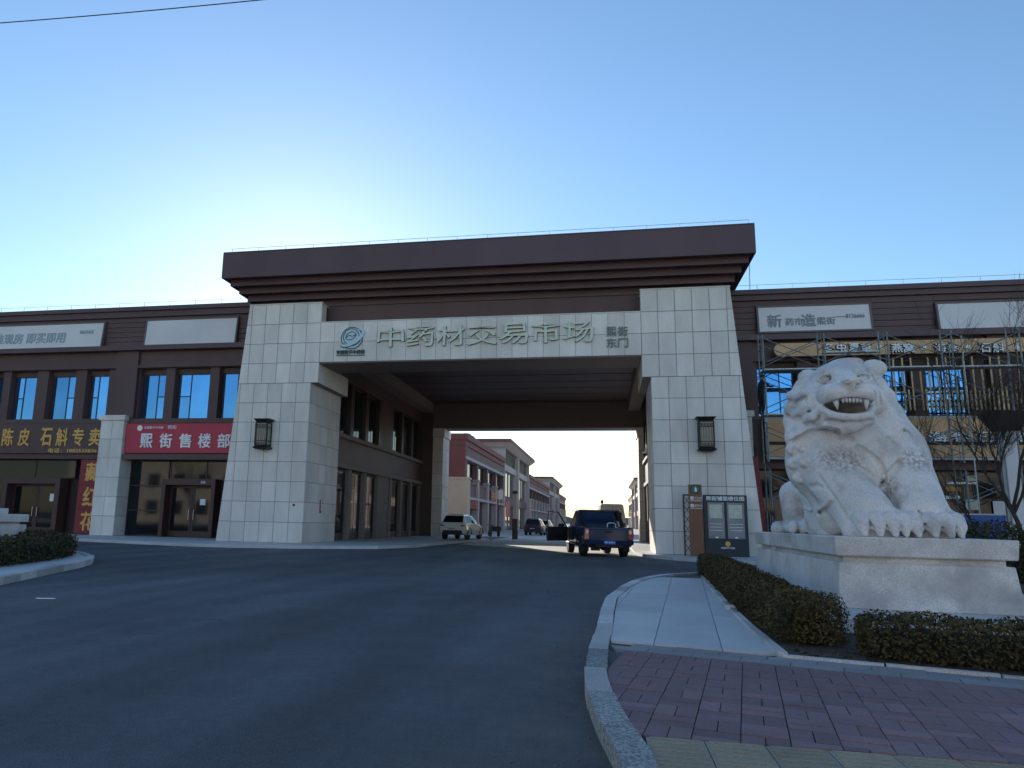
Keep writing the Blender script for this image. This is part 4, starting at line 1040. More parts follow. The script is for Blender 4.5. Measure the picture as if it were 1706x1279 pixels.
# nose
B.ell((3.31, 10.74, 3.235), (.15, .09, .05), .025)
B.cone((3.31, 10.72, 3.21), .05, (3.31, 10.72, 3.13), .022, .02)
for dx in (-.085, .085): B.ell((3.31+dx, 10.66, 3.215), (.032, .05, .022), .012, cut=True)
def groove(px, r=.02, k=.02, y1=16.2):
    q = [B.surf(x, y, y1=y1) for x, y in px]; q = [p for p in q if p is not None]
    if len(q) > 1: B.chain(q, r, k, cut=True)
def ridge(px, r=.03, k=.03):
    q = [B.surf(x, y) for x, y in px]; q = [p for p in q if p is not None]
    if len(q) > 1: B.chain(q, r, k)
groove([(1415, 640), (1414, 651), (1413, 662)], .015)
groove([(1399, 634), (1384, 642), (1374, 652), (1371, 664)], .012)
groove([(1432, 632), (1447, 641), (1455, 650), (1459, 662)], .012)
# paws and claws
for x0s in ((3.27, 3.44, 3.61, 3.755), (3.90, 4.075, 4.245, 4.385)):
    cx = sum(x0s)/4; B.ell((cx, 11.12, 1.32), (.31, .40, .20), .06)
    for k, x in enumerate(x0s):
        yy = 10.60+.05*abs(k-1.5)
        B.cone((x, yy+.34, 1.47), .10, (x, yy+.06, 1.40), .094, .02)
        B.cone((x, yy+.02, 1.39), .104, (x, yy-.04, 1.31), .097, .012)
        B.cone((x, yy-.07, 1.275), .078, (x, yy-.11, 1.19), .034, .012)
    for a, b in zip(x0s, x0s[1:]): B.cone(((a+b)/2, 10.46, 1.2), .026, ((a+b)/2, 10.80, 1.54), .016, .01, cut=True)
B.cone((3.80, 10.75, 1.2), .06, (3.76, 11.3, 1.95), .03, .05, cut=True)
# folds of the mane on chest and shoulder
ridge([(1320, 731), (1332, 722), (1352, 713), (1378, 709), (1396, 712), (1404, 719)], .045, .05)
groove([(1317, 736), (1330, 731), (1350, 721), (1378, 716), (1394, 719), (1404, 727)], .046, .012)
groove([(1394, 719), (1408, 727), (1420, 731)], .03, .012)
groove([(1431, 746), (1448, 757), (1463, 770), (1470, 783), (1478, 795), (1487, 786), (1498, 772)], .052, .01)
groove([(1474, 727), (1482, 733), (1491, 741)], .028, .012)
groove([(1422, 769), (1430, 777), (1444, 785), (1454, 794), (1460, 806)], .036, .012)
groove([(1376, 703), (1400, 700), (1440, 700), (1462, 694), (1475, 683)], .02, .03)
groove([(1500, 712), (1508, 706), (1516, 704)], .025, .03)
groove([(1466, 690), (1458, 702), (1460, 712)], .018)
groove([(1338, 648), (1345, 660), (1342, 680), (1350, 698)], .018, .012)
for ln in ([(1314, 692), (1326, 696), (1340, 692), (1352, 684)], [(1316, 666), (1328, 668), (1341, 662)], [(1344, 706), (1356, 702), (1366, 692)]):
    q = [B.surf(x, y) for x, y in ln]; q = [p for p in q if p is not None]
    if len(q) > 1: B.chain([p+np.array([0, -.01, .07]) for p in q], .06, .05); B.chain(q, .03, .012, cut=True)
for ln in ([(1452, 636), (1464, 654), (1466, 674), (1458, 690)], [(1474, 656), (1482, 672), (1480, 692)], [(1494, 700), (1506, 716), (1512, 738)], [(1506, 716), (1522, 730), (1534, 750)]): groove(ln, .022, .012)
# curls at the shoulder
for (x, y, r) in ((1322, 748, .11), (1340, 744, .11), (1324, 772, .12), (1344, 770, .11), (1334, 796, .11)):
    p = B.surf(x, y)
    if p is None: continue
    B.ell(p+np.array([0, .02, 0]), (r, r*.8, r*.8), .02)
    c = [B.surf(x+3.2*math.cos(a)*(1-a/9)*r/.1, y+3.2*math.sin(a)*(1-a/9)*r/.1) for a in np.linspace(0, 7.5, 12)]
    c = [q for q in c if q is not None]
    if len(c) > 2: B.chain(c, .012, .012, cut=True)
ridge([(1341, 846), (1352, 850), (1366, 849), (1376, 843), (1384, 833)], .03, .03)
groove([(1340, 851), (1352, 855), (1367, 853), (1378, 847), (1386, 836)], .026, .03)
groove([(1362, 790), (1372, 806), (1390, 830), (1404, 852), (1416, 872)], .02, .04)
groove([(1350, 812), (1360, 808), (1368, 812)], .03, .03)
groove([(1362, 746), (1376, 750), (1388, 748)], .0101, .02)
M['lion'] = pm('carved_granite', (.74, .715, .69), .75, var=.05, scale=3, var2=.14, scale2=1.1, speck=.20, speckscale=85, bump=.22, bscale=70, tint=(.40, .37, .345))
t_ = M['lion'].node_tree; L_ = t_.links.new; g_ = nd(t_, 'NewGeometry'); acc_ = None      # weather stains above the fore legs
for c_, r_ in (((3.22, 11.15, 2.20), (.34, .6, .20)), ((4.22, 11.15, 2.2), (.30, .6, .2)), ((3.80, 11.2, 1.85), (.12, .3, .2))):
    a_ = nd(t_, 'VectorMath', operation='SUBTRACT'); a_.inputs[1].default_value = c_; L_(g_.outputs['Position'], a_.inputs[0])
    b_ = nd(t_, 'VectorMath', operation='DIVIDE'); b_.inputs[1].default_value = r_; L_(a_.outputs[0], b_.inputs[0])
    d_ = nd(t_, 'VectorMath', operation='LENGTH'); L_(b_.outputs[0], d_.inputs[0])
    m_ = nd(t_, 'MapRange'); m_.inputs['From Min'].default_value = 1.1; m_.inputs['From Max'].default_value = .5; L_(d_.outputs['Value'], m_.inputs[0])
    if acc_ is None: acc_ = m_.outputs[0]
    else:
        x_ = nd(t_, 'Math', operation='MAXIMUM'); L_(acc_, x_.inputs[0]); L_(m_.outputs[0], x_.inputs[1]); acc_ = x_.outputs[0]
n_ = nd(t_, 'TexNoise'); n_.inputs['Scale'].default_value = 22; n_.inputs['Detail'].default_value = 6; L_(g_.outputs['Position'], n_.inputs['Vector'])
k_ = nd(t_, 'MapRange'); k_.inputs['From Min'].default_value = .40; k_.inputs['From Max'].default_value = .62; k_.inputs['To Max'].default_value = .8; L_(n_.outputs['Fac'], k_.inputs[0])
f_ = nd(t_, 'Math', operation='MULTIPLY'); L_(acc_, f_.inputs[0]); L_(k_.outputs[0], f_.inputs[1])
bs_ = t_.nodes['Principled BSDF']; old_ = bs_.inputs['Base Color'].links[0].from_socket
mx_ = nd(t_, 'Mix', data_type='RGBA'); L_(f_.outputs[0], mx_.inputs['Factor']); L_(old_, mx_.inputs['A']); mx_.inputs['B'].default_value = (.24, .20, .17, 1); L_(mx_.outputs['Result'], bs_.inputs['Base Color'])
LION = thing('stone_lion', 'large pale granite lion sitting with its mouth open on a pedestal', 'statue', (3.75, 13.2, ZC1))
obj('body', B.mesh('lion_body'), M['lion'], LION)
for sx, x in ((-1, 3.115), (1, 3.50)):
    MB().tube([(x, 10.85, 3.0), (x-.004*sx, 10.83, 2.93), (x-.012*sx, 10.825, 2.85)], [.042, .034, .006], 8).build('fang', M['lion'], LION, smooth=True)
for k in range(6):
    x = 3.20+k*.044; MB().tube([(x, 10.82, 3.0), (x, 10.81, 2.945)], [.021, .014], 6).build('tooth', M['lion'], LION, smooth=True)
# ---------------------------------------------------------------- vehicles
M['paint_blue'] = pm('dark_blue_paint', (.006, .020, .058), .35, var=.05, coat=.25, spec=.35)
M['paint_white'] = pm('white_paint', (.62, .60, .56), .3, var=.04, coat=.8)
M['paint_black'] = pm('black_paint', (.012, .018, .026), .25, var=.05, coat=1.)
M['paint_van'] = pm('van_paint', (.74, .73, .73), .35, var=.05, coat=.4)
M['car_glass'] = pm('car_glass', (.008, .012, .014), .05, var=.1, spec=.2)
M['rubber'] = pm('rubber', (.018, .018, .019), .85, var=.2, scale=8)
M['trim'] = pm('black_trim', (.014, .014, .015), .6, var=.15)
M['rim'] = pm('alloy', (.30, .31, .32), .35, metal=.8, var=.1)
M['tail'] = pm('tail_light', (.32, .012, .02), .2, var=.05, coat=.6)
M['lens'] = pm('clear_lens', (.7, .68, .68), .2, var=.05, coat=.6)
M['plate_blue'] = pm('plate_blue', (.02, .09, .48), .4, var=.03)
M['plate_pale'] = pm('plate_pale', (.5, .62, .55), .4, var=.03)
M['seat'] = pm('seat_cloth', (.025, .024, .024), .9, var=.1)
def ring(y, zb, zm, zs, zr, wb, wm, ws, wr):
    """Cross-section of a body at station y, from the left sill over the roof to the right sill."""
    L_ = [(-wb, zb), (-wm, zm), (-ws, zs), (-wr, zr-.05), (-wr*.82, zr)]
    return [(x, y, z) for x, z in L_]+[(-x, y, z) for x, z in reversed(L_)]
def loft(stations, name, mat, parent, caps=True, sub=1):
    m = MB(); n = len(stations[0])
    for s in stations: m.v += s
    for i in range(len(stations)-1):
        for j in range(n-1): m.f.append((i*n+j, (i+1)*n+j, (i+1)*n+j+1, i*n+j+1))
        m.f.append((i*n+n-1, (i+1)*n+n-1, (i+1)*n, i*n))
    if caps: m.f.append(tuple(range(n))); m.f.append(tuple((len(stations)-1)*n+n-1-j for j in range(n)))
    return m.build(name, mat, parent, smooth=False, bevel=.018, seg=2)
def patch(stations, i, j, a0, a1, b0, b1, off):
    """A pane on the loft's face between stations i,i+1 and ring points j,j+1, given in face fractions, lying off proud."""
    A, Bq, C_, D = (Vector(stations[i][j]), Vector(stations[i+1][j]), Vector(stations[i+1][j+1]), Vector(stations[i][j+1]))
    def P(u, v): return A.lerp(Bq, u).lerp(D.lerp(C_, u), v)
    n = (Bq-A).cross(D-A).normalized(); c = Vector((0, (A.y+Bq.y)/2, 1.0))
    if n.dot((A+C_)/2-c) < 0: n = -n
    q = [P(a0, b0), P(a1, b0), P(a1, b1), P(a0, b1)]
    return MB().slab([p+n*off for p in q], tuple(-n*(off-.001)))
def wheel(parent, x, y, r, wd, side):
    m = MB(); prof = [(r*.62, 0), (r*.93, 0), (r, wd*.14), (r, wd*.86), (r*.93, wd), (r*.62, wd)]
    def lx(pr, n=24):
        mm = MB(); mm.lathe(pr, n=n); mm.v = [(x+side*(v[2]-wd*.5), y+v[0], r+v[1]) for v in mm.v]; return mm
    w_ = lx(prof).build('wheel', M['rubber'], parent)
    rm = lx([(r*.60, wd*.1), (r*.60, wd*.9), (r*.5, wd*.93), (r*.12, wd*.80), (.0001, wd*.8)])
    rm.build('rim', M['rim'], w_)
    sp = MB()
    for k in range(5):
        a = 2*math.pi*k/5
        for da in (-.14, .14):
            p0 = (x+side*(wd*.40), y+math.cos(a)*r*.12, r+math.sin(a)*r*.12); p1 = (x+side*(wd*.40), y+math.cos(a+da)*r*.57, r+math.sin(a+da)*r*.57); sp.tube([p0, p1], r*.05, 5)
    sp.build('spoke', M['trim'], w_); return w_

# dark blue pickup, driver's door open
TR = thing('pickup_truck', 'dark blue pickup truck standing under the gate with its driver door open', 'pickup truck', (-.10, 30.35, 0), local=True, rz=math.radians(11.5))
st = [ring(y, .52, .80, 1.06, 1.13, .90*k, .955*k, .94*k, .93*k) for y, k in ((-1.10, .97), (-1.0, 1), (.9, 1))]
# rear body: bed sides, floor, tailgate
for sx in (-1, 1):
    q = [(sx*.955*a, z) for a, z in ((.93, .46), (1, .80), (.985, 1.08), (.975, 1.13), (.86, 1.13), (.86, .46))]
    m = MB()
    ys = [-1.08, -.45]; arch = [(-.42+.84*k/8, .40+.42*math.sin(math.pi*k/8)) for k in range(9)]
    for a, b in ((-1.08, -.44), (.44, .86)): m.prism(q, 'y', a, b)
    for (ya, za), (yb_, zb_) in zip(arch, arch[1:]):
        z_ = max(za, zb_); m.prism([(sx*.955*.99, max(z_, .46)), (sx*.955, max(.8, z_)), (sx*.955*.985, 1.08), (sx*.93, 1.13), (sx*.82, 1.13), (sx*.82, max(z_, .46))], 'y', ya-.02 if ya < -.41 else ya, yb_+.02 if yb_ > .41 else yb_)
    m.build('bed_side', M['paint_blue'], TR, bevel=.008)
    fl = MB(); 
    for k in range(10):
        a0, a1 = math.pi*k/10, math.pi*(k+1)/10
        fl.hexa([(sx*.93, -.46*math.cos(a0), .38+.47*math.sin(a0)), (sx*.985, -.46*math.cos(a0), .38+.47*math.sin(a0)), (sx*.985, -.46*math.cos(a1), .38+.47*math.sin(a1)), (sx*.93, -.46*math.cos(a1), .38+.47*math.sin(a1)),
                 (sx*.93, -.50*math.cos(a0), .38+.51*math.sin(a0)), (sx*.985, -.50*math.cos(a0), .38+.51*math.sin(a0)), (sx*.985, -.50*math.cos(a1), .38+.51*math.sin(a1)), (sx*.93, -.50*math.cos(a1), .38+.51*math.sin(a1))])
    fl.build('wheel_arch', M['trim'], TR)
MB().box(-.82, .82, -1.0, .9, .55, .62).build('bed_floor', M['trim'], TR)
MB().box(-.82, .82, .84, .9, .62, 1.15).build('bed_front', M['trim'], TR)
tg = MB().hexa([(-.72, -1.14, .62), (.72, -1.14, .62), (.72, -1.04, .62), (-.72, -1.04, .62), (-.73, -1.13, 1.1), (.73, -1.13, 1.1), (.73, -1.04, 1.12), (-.73, -1.04, 1.12)]).build('tailgate', M['paint_blue'], TR, bevel=.02, seg=2)
MB().hexa([(-.72, -1.165, 1.03), (.72, -1.165, 1.03), (.72, -1.12, 1.03), (-.72, -1.12, 1.03), (-.73, -1.15, 1.12), (.73, -1.15, 1.12), (.73, -1.03, 1.13), (-.73, -1.03, 1.13)]).build('tailgate_lip', M['paint_blue'], tg, bevel=.015)
MB().box(-.14, .14, -1.16, -1.14, .93, 1.0).build('handle', M['trim'], tg, bevel=.01)
for sx in (-1, 1):
    MB().hexa([(sx*.74-.0*sx, -1.13, .66), (sx*.93, -1.08, .66), (sx*.93, -.95, .66), (sx*.74, -.95, .66), (sx*.74, -1.12, 1.07), (sx*.93, -1.07, 1.07), (sx*.93, -.95, 1.07), (sx*.74, -.95, 1.07)] if sx > 0 else
              [(-.93, -1.08, .66), (-.74, -1.13, .66), (-.74, -.95, .66), (-.93, -.95, .66), (-.93, -1.07, 1.07), (-.74, -1.12, 1.07), (-.74, -.95, 1.07), (-.93, -.95, 1.07)]).build('tail_light', M['tail'], TR, bevel=.012)
    MB().box(min(sx*.77, sx*.86), max(sx*.77, sx*.86), -1.145, -1.10, .88, 1.0).build('tail_lens', M['lens'], TR, bevel=.01)
bp = MB().hexa([(-.9, -1.22, .47), (.9, -1.22, .47), (.94, -1.0, .47), (-.94, -1.0, .47), (-.93, -1.24, .64), (.93, -1.24, .64), (.95, -1.0, .64), (-.95, -1.0, .64)]).build('bumper', M['paint_blue'], TR, bevel=.02, seg=2)
MB().box(-.55, .55, -1.2, -1.02, .38, .47).build('bumper_step', M['trim'], TR, bevel=.01)
pl = MB().box(-.22, .22, -1.262, -1.245, .49, .63).build('number_plate', M['plate_blue'], TR)
text('冀F·J2268', M['white_letter'], pl, (-.19, -1.263, .525), .075, .38, ext=.004, bold=.02)
MB().box(-.78, .78, -.95, 3.9, .36, .55).build('chassis', M['trim'], TR)
MB().box(-.62, -.3, -.9, -.7, .24, .4).tube([(.62, -1.1, .36), (.62, .2, .36)], .035, 8).build('exhaust', M['trim'], TR)
MB().tube([(-.7, 0, .38), (.7, 0, .38)], .06, 8).ell((0, 0, .38), (.15, .17, .16)).build('rear_axle', M['trim'], TR)
# cab and bonnet
cab = [ring(.92, .50, .80, 1.06, 1.09, .90, .955, .935, .93), ring(2.62, .50, .80, 1.06, 1.09, .90, .955, .935, .93), ring(3.3, .50, .80, 1.08, 1.12, .90, .95, .93, .9), ring(3.98, .55, .8, 1.0, 1.08, .88, .93, .9, .84), ring(4.28, .58, .78, .92, .98, .80, .85, .80, .74)]
loft(cab, 'cab_body', M['paint_blue'], TR)
gh = [ring(.98, 1.05, 1.08, 1.10, 1.46, .90, .90, .90, .78), ring(1.32, 1.05, 1.08, 1.10, 1.80, .90, .90, .90, .71), ring(2.3, 1.05, 1.08, 1.10, 1.83, .90, .90, .90, .71), ring(3.22, 1.05, 1.08, 1.10, 1.20, .90, .90, .89, .80)]
gh[0] = ring(.98, 1.05, 1.08, 1.10, 1.16, .90, .90, .90, .84)
cabh = loft(gh, 'cab_roof', M['paint_blue'], TR)
for j in (2, 6):
    patch(gh, 1, j, .06, .52, .08, .92, .006).build('side_window', M['car_glass'], cabh)
    patch(gh, 1, j, .57, .97, .08, .92, .006).build('side_window', M['car_glass'], cabh)
MB().slab([(-.70, 1.02, 1.2), (.70, 1.02, 1.2), (.60, 1.285, 1.72), (-.60, 1.285, 1.72)], (0, .03, 0)).build('rear_window', M['car_glass'], cabh)
MB().slab([(.72, 3.10, 1.24), (-.72, 3.10, 1.24), (-.6, 2.42, 1.78), (.6, 2.42, 1.78)], (0, -.02, -.02)).build('windscreen', M['car_glass'], cabh)
sb = MB()
for sx in (-1, 1): sb.prism([(-.35, 1.13), (.05, 1.13), (.86, 1.70), (.9, 1.80), (.72, 1.80)], 'x', min(sx*.80, sx*.70), max(sx*.80, sx*.70))
sb.box(-.70, .70, .70, .9, 1.72, 1.80); sb.build('sport_bar', M['trim'], TR, bevel=.012)
MB().tube([(.02, -.75, 1.12), (.02, -.75, 1.24), (.08, -.75, 1.29), (.28, -.75, 1.29), (.34, -.75, 1.24), (.34, -.75, 1.12)], .018, 8).build('grab_rail', M['lens'], TR)
for x in (-.79, .79):
    for y in (0, 3.15): wheel(TR, x, y, .385, .26, math.copysign(1, x))
    mf = MB().box(x-.13, x+.13, -.50, -.485, .2, .48).build('mud_flap', M['rubber'], TR)
# open driver's door (left side), hinged at its leading edge
ha = math.radians(62); hx, hy = -.955, 2.72
dm = MB()
def DP(u, t, z): # u back from the hinge along the door, t thickness outward
    return (hx-math.sin(ha)*u-math.cos(ha)*t, hy-math.cos(ha)*u+math.sin(ha)*t, z)
def dbox(m, u0, u1, t0, t1, z0, z1):
    p = [DP(u0, t0, z0), DP(u1, t0, z0), DP(u1, t1, z0), DP(u0, t1, z0)]; return m.hexa(p+[(q[0], q[1], z1) for q in p])
dr_ = dbox(MB(), 0, 1.08, 0, .10, .5, 1.09).build('front_door', M['paint_blue'], TR, bevel=.015)
ins = dbox(MB(), .04, 1.04, -.04, -.001, .53, 1.07); dbox(ins, .2, .8, -.1, -.04, .72, .82); ins.build('door_card', M['trim'], dr_)
fr = MB(); pts_ = [DP(.04, .05, 1.09), DP(.46, .07, 1.70), DP(.98, .07, 1.72), DP(1.05, .05, 1.09)]
fr.tube(pts_, .028, 6).build('window_frame', M['trim'], dr_)
mr = dbox(MB(), .12, .3, .1, .32, 1.06, 1.22).build('mirror', M['trim'], dr_, bevel=.02)
dbox(MB(), .92, 1.06, .1, .13, .93, .97).build('handle', M['trim'], dr_)
MB().box(-.958, -.90, 1.72, 2.70, .56, 1.06).build('door_opening', M['seat'], TR)
MB().box(-.97, -.80, 1.0, 3.2, .42, .47).build('side_step', M['rim'], TR, bevel=.01)
for x in (-.4, .4):
    MB().box(x-.24, x+.24, 1.9, 2.05, .9, 1.5).box(x-.12, x+.12, 1.92, 2.02, 1.5, 1.68).build('seat', M['seat'], TR, bevel=.03)

def hatchback(label, loc, rz, paint, L_, W_, H_, plate, group=None, wag=False, kind='parked_car'):
    t = thing(kind, label, 'car', loc, group, local=True, rz=rz); h = W_/2; k = L_/4.2
    bd = [ring(y*k, zb, zm, zs, zr, wb*h, wm*h, ws*h, wr*h) for y, zb, zm, zs, zr, wb, wm, ws, wr in
          ((-.78, .38, .62, .86, .93, .80, .86, .84, .74), (-.62, .30, .58, .90, .98, .90, .96, .93, .84), (-.1, .27, .58, .93, .99, .92, 1, .96, .88), (1.2, .25, .55, .90, .97, .92, .985, .95, .88), (2.5, .27, .55, .86, .95, .92, .985, .95, .86), (3.05, .30, .55, .78, .84, .90, .95, .90, .76), (3.38, .36, .52, .66, .70, .72, .78, .74, .62))]
    loft(bd, 'body', paint, t)
    z1 = .94
    yr = -.70 if not wag else -.74
    gg = [ring(yr*k, z1-.05, z1-.03, z1, z1+.06, .84*h, .84*h, .84*h, .74*h), ring((-.32 if not wag else -.5)*k, z1-.05, z1-.03, z1, H_-.05, .88*h, .88*h, .88*h, .66*h), ring(.7*k, z1-.05, z1-.03, z1, H_, .9*h, .9*h, .9*h, .68*h), ring(1.35*k, z1-.05, z1-.03, z1, H_-.06, .9*h, .9*h, .9*h, .67*h), ring(2.25*k, z1-.05, z1-.03, z1-.02, z1+.03, .88*h, .88*h, .87*h, .76*h)]
    gr = loft(gg, 'cabin', paint, t)
    for j in (2, 6):
        for i, a, b in ((1, .08, .55), (1, .60, .99), (2, .02, .95)): patch(gg, i, j, a, b, .10, .90, .006).build('side_window', M['car_glass'], gr)
        patch(gg, 3, j, .02, .55, .12, .85, .006).build('side_window', M['car_glass'], gr)
    a, b = Vector((0, yr*k, z1+.06)), Vector((0, (-.32 if not wag else -.5)*k, H_-.06)); d = (b-a)
    def RW(x, s): p = a+d*s; return (x, p.y-.012, p.z-.0)
    MB().slab([RW(-.70*h, .06), RW(.70*h, .06), RW(.62*h, .90), RW(-.62*h, .90)], (0, .02, 0)).build('rear_window', M['car_glass'], gr)
    MB().slab([(.72*h, 2.15*k, z1+.08), (-.72*h, 2.15*k, z1+.08), (-.62*h, 1.45*k, H_-.10), (.62*h, 1.45*k, H_-.10)], (0, -.02, -.02)).build('windscreen', M['car_glass'], gr)
    MB().box(-.62*h, .62*h, (-.36 if not wag else -.56)*k, (-.1)*k, H_-.03, H_).build('spoiler', paint, t, bevel=.01)
    MB().hexa([(-.74*h, -.80*k, .30), (.74*h, -.80*k, .30), (.74*h, -.6*k, .30), (-.74*h, -.6*k, .30), (-.66*h, -.805*k, .56), (.66*h, -.805*k, .56), (.66*h, -.6*k, .56), (-.66*h, -.6*k, .56)]).build('rear_bumper', M['trim'], t, bevel=.01)
    for sx in (-1, 1):
        MB().box(min(sx*.58*h, sx*.85*h), max(sx*.58*h, sx*.85*h), -.81*k, -.66*k, .80, .87).build('tail_light', M['tail'], t, bevel=.008)
        MB().box(min(sx*.93*h, sx*1.1*h), max(sx*.93*h, sx*1.1*h), 1.62*k, 1.74*k, .93, 1.05).build('mirror', paint, t, bevel=.02)
    p = MB().box(-.22, .22, -.83*k, -.815*k, .60, .72).build('number_plate', M['plate_pale' if plate else 'plate_blue'], t)
    text('冀F68D52' if plate else '冀F23A8', M['trim'] if plate else M['white_letter'], p, (-.19, -.831*k, .625), .07, .38, ext=.004, bold=.02)
    for x in (-.80*h, .80*h):
        for y in (0, 2.55*k): wheel(t, x, y, .33, .22, math.copysign(1, x))
    for sx in (-1, 1):
        for y in (0, 2.55*k):
            f = MB()
            for q in range(10):
                a0, a1 = math.pi*q/10, math.pi*(q+1)/10
                def c(r_, a_, x_): return (x_, y-r_*math.cos(a_), .33+r_*math.sin(a_))
                xa, xb = sorted((sx*.955*h, sx*1.004*h))
                f.hexa([c(.36, a0, xa), c(.36, a0, xb), c(.36, a1, xb), c(.36, a1, xa), c(.40, a0, xa), c(.40, a0, xb), c(.40, a1, xb), c(.40, a1, xa)])
            f.build('wheel_arch', M['trim'], t)
    return t
hatchback('white hatchback parked on the pavement inside the passage', (-8.95, 45.2, PZ), math.radians(-7), M['paint_white'], 4.1, 1.80, 1.52, True)
p = at(889, 880, 74); hatchback('black estate car parked by the shops far down the street', (p.x, 74, .004), math.radians(-3), M['paint_black'], 4.3, 1.85, 1.62, False, wag=True)
p = at(905, 880, 82); hatchback('white car parked beyond the black estate car', (p.x, 82, .004), math.radians(-3), M['paint_white'], 4.2, 1.8, 1.56, False)
# pale van beyond the pickup
p = at(1019, 870, 54)
V = thing('panel_van', 'pale high-roofed van parked beyond the blue pickup', 'van', (p.x, 54, 0), local=True, rz=math.radians(3))
vs = [ring(y, .4, .8, 1.25, zr, .9, .96, .95, w_) for y, zr, w_ in ((-1.0, 2.50, .70), (-.9, 2.62, .76), (2.6, 2.62, .78), (3.1, 2.2, .78))]+[ring(3.9, .42, .8, 1.1, 1.2, .86, .92, .88, .8), ring(4.2, .5, .7, .9, .95, .8, .84, .8, .7)]
vb_ = loft(vs, 'body', M['paint_van'], V)
for sx in (-1, 1):
    MB().box(min(sx*.06, sx*.62), max(sx*.06, sx*.62), -1.03, -.99, 1.45, 2.05).build('rear_window', M['car_glass'], vb_, bevel=.01)
    MB().box(min(sx*.72, sx*.86), max(sx*.72, sx*.86), -1.03, -.97, .95, 1.35).build('tail_light', M['tail'], V, bevel=.01)
    MB().box(min(sx*.96, sx*1.14), max(sx*.96, sx*1.14), 2.7, 2.8, 1.35, 1.62).build('mirror', M['trim'], V, bevel=.02)
MB().box(-.012, .012, -1.02, -.98, .55, 2.45).build('door_seam', M['trim'], vb_)
MB().box(-.9, .9, -1.1, -.95, .36, .52).build('bumper', M['trim'], V, bevel=.02)
for x in (-.78, .78):
    for y in (0, 3.2): wheel(V, x, y, .35, .22, math.copysign(1, x))
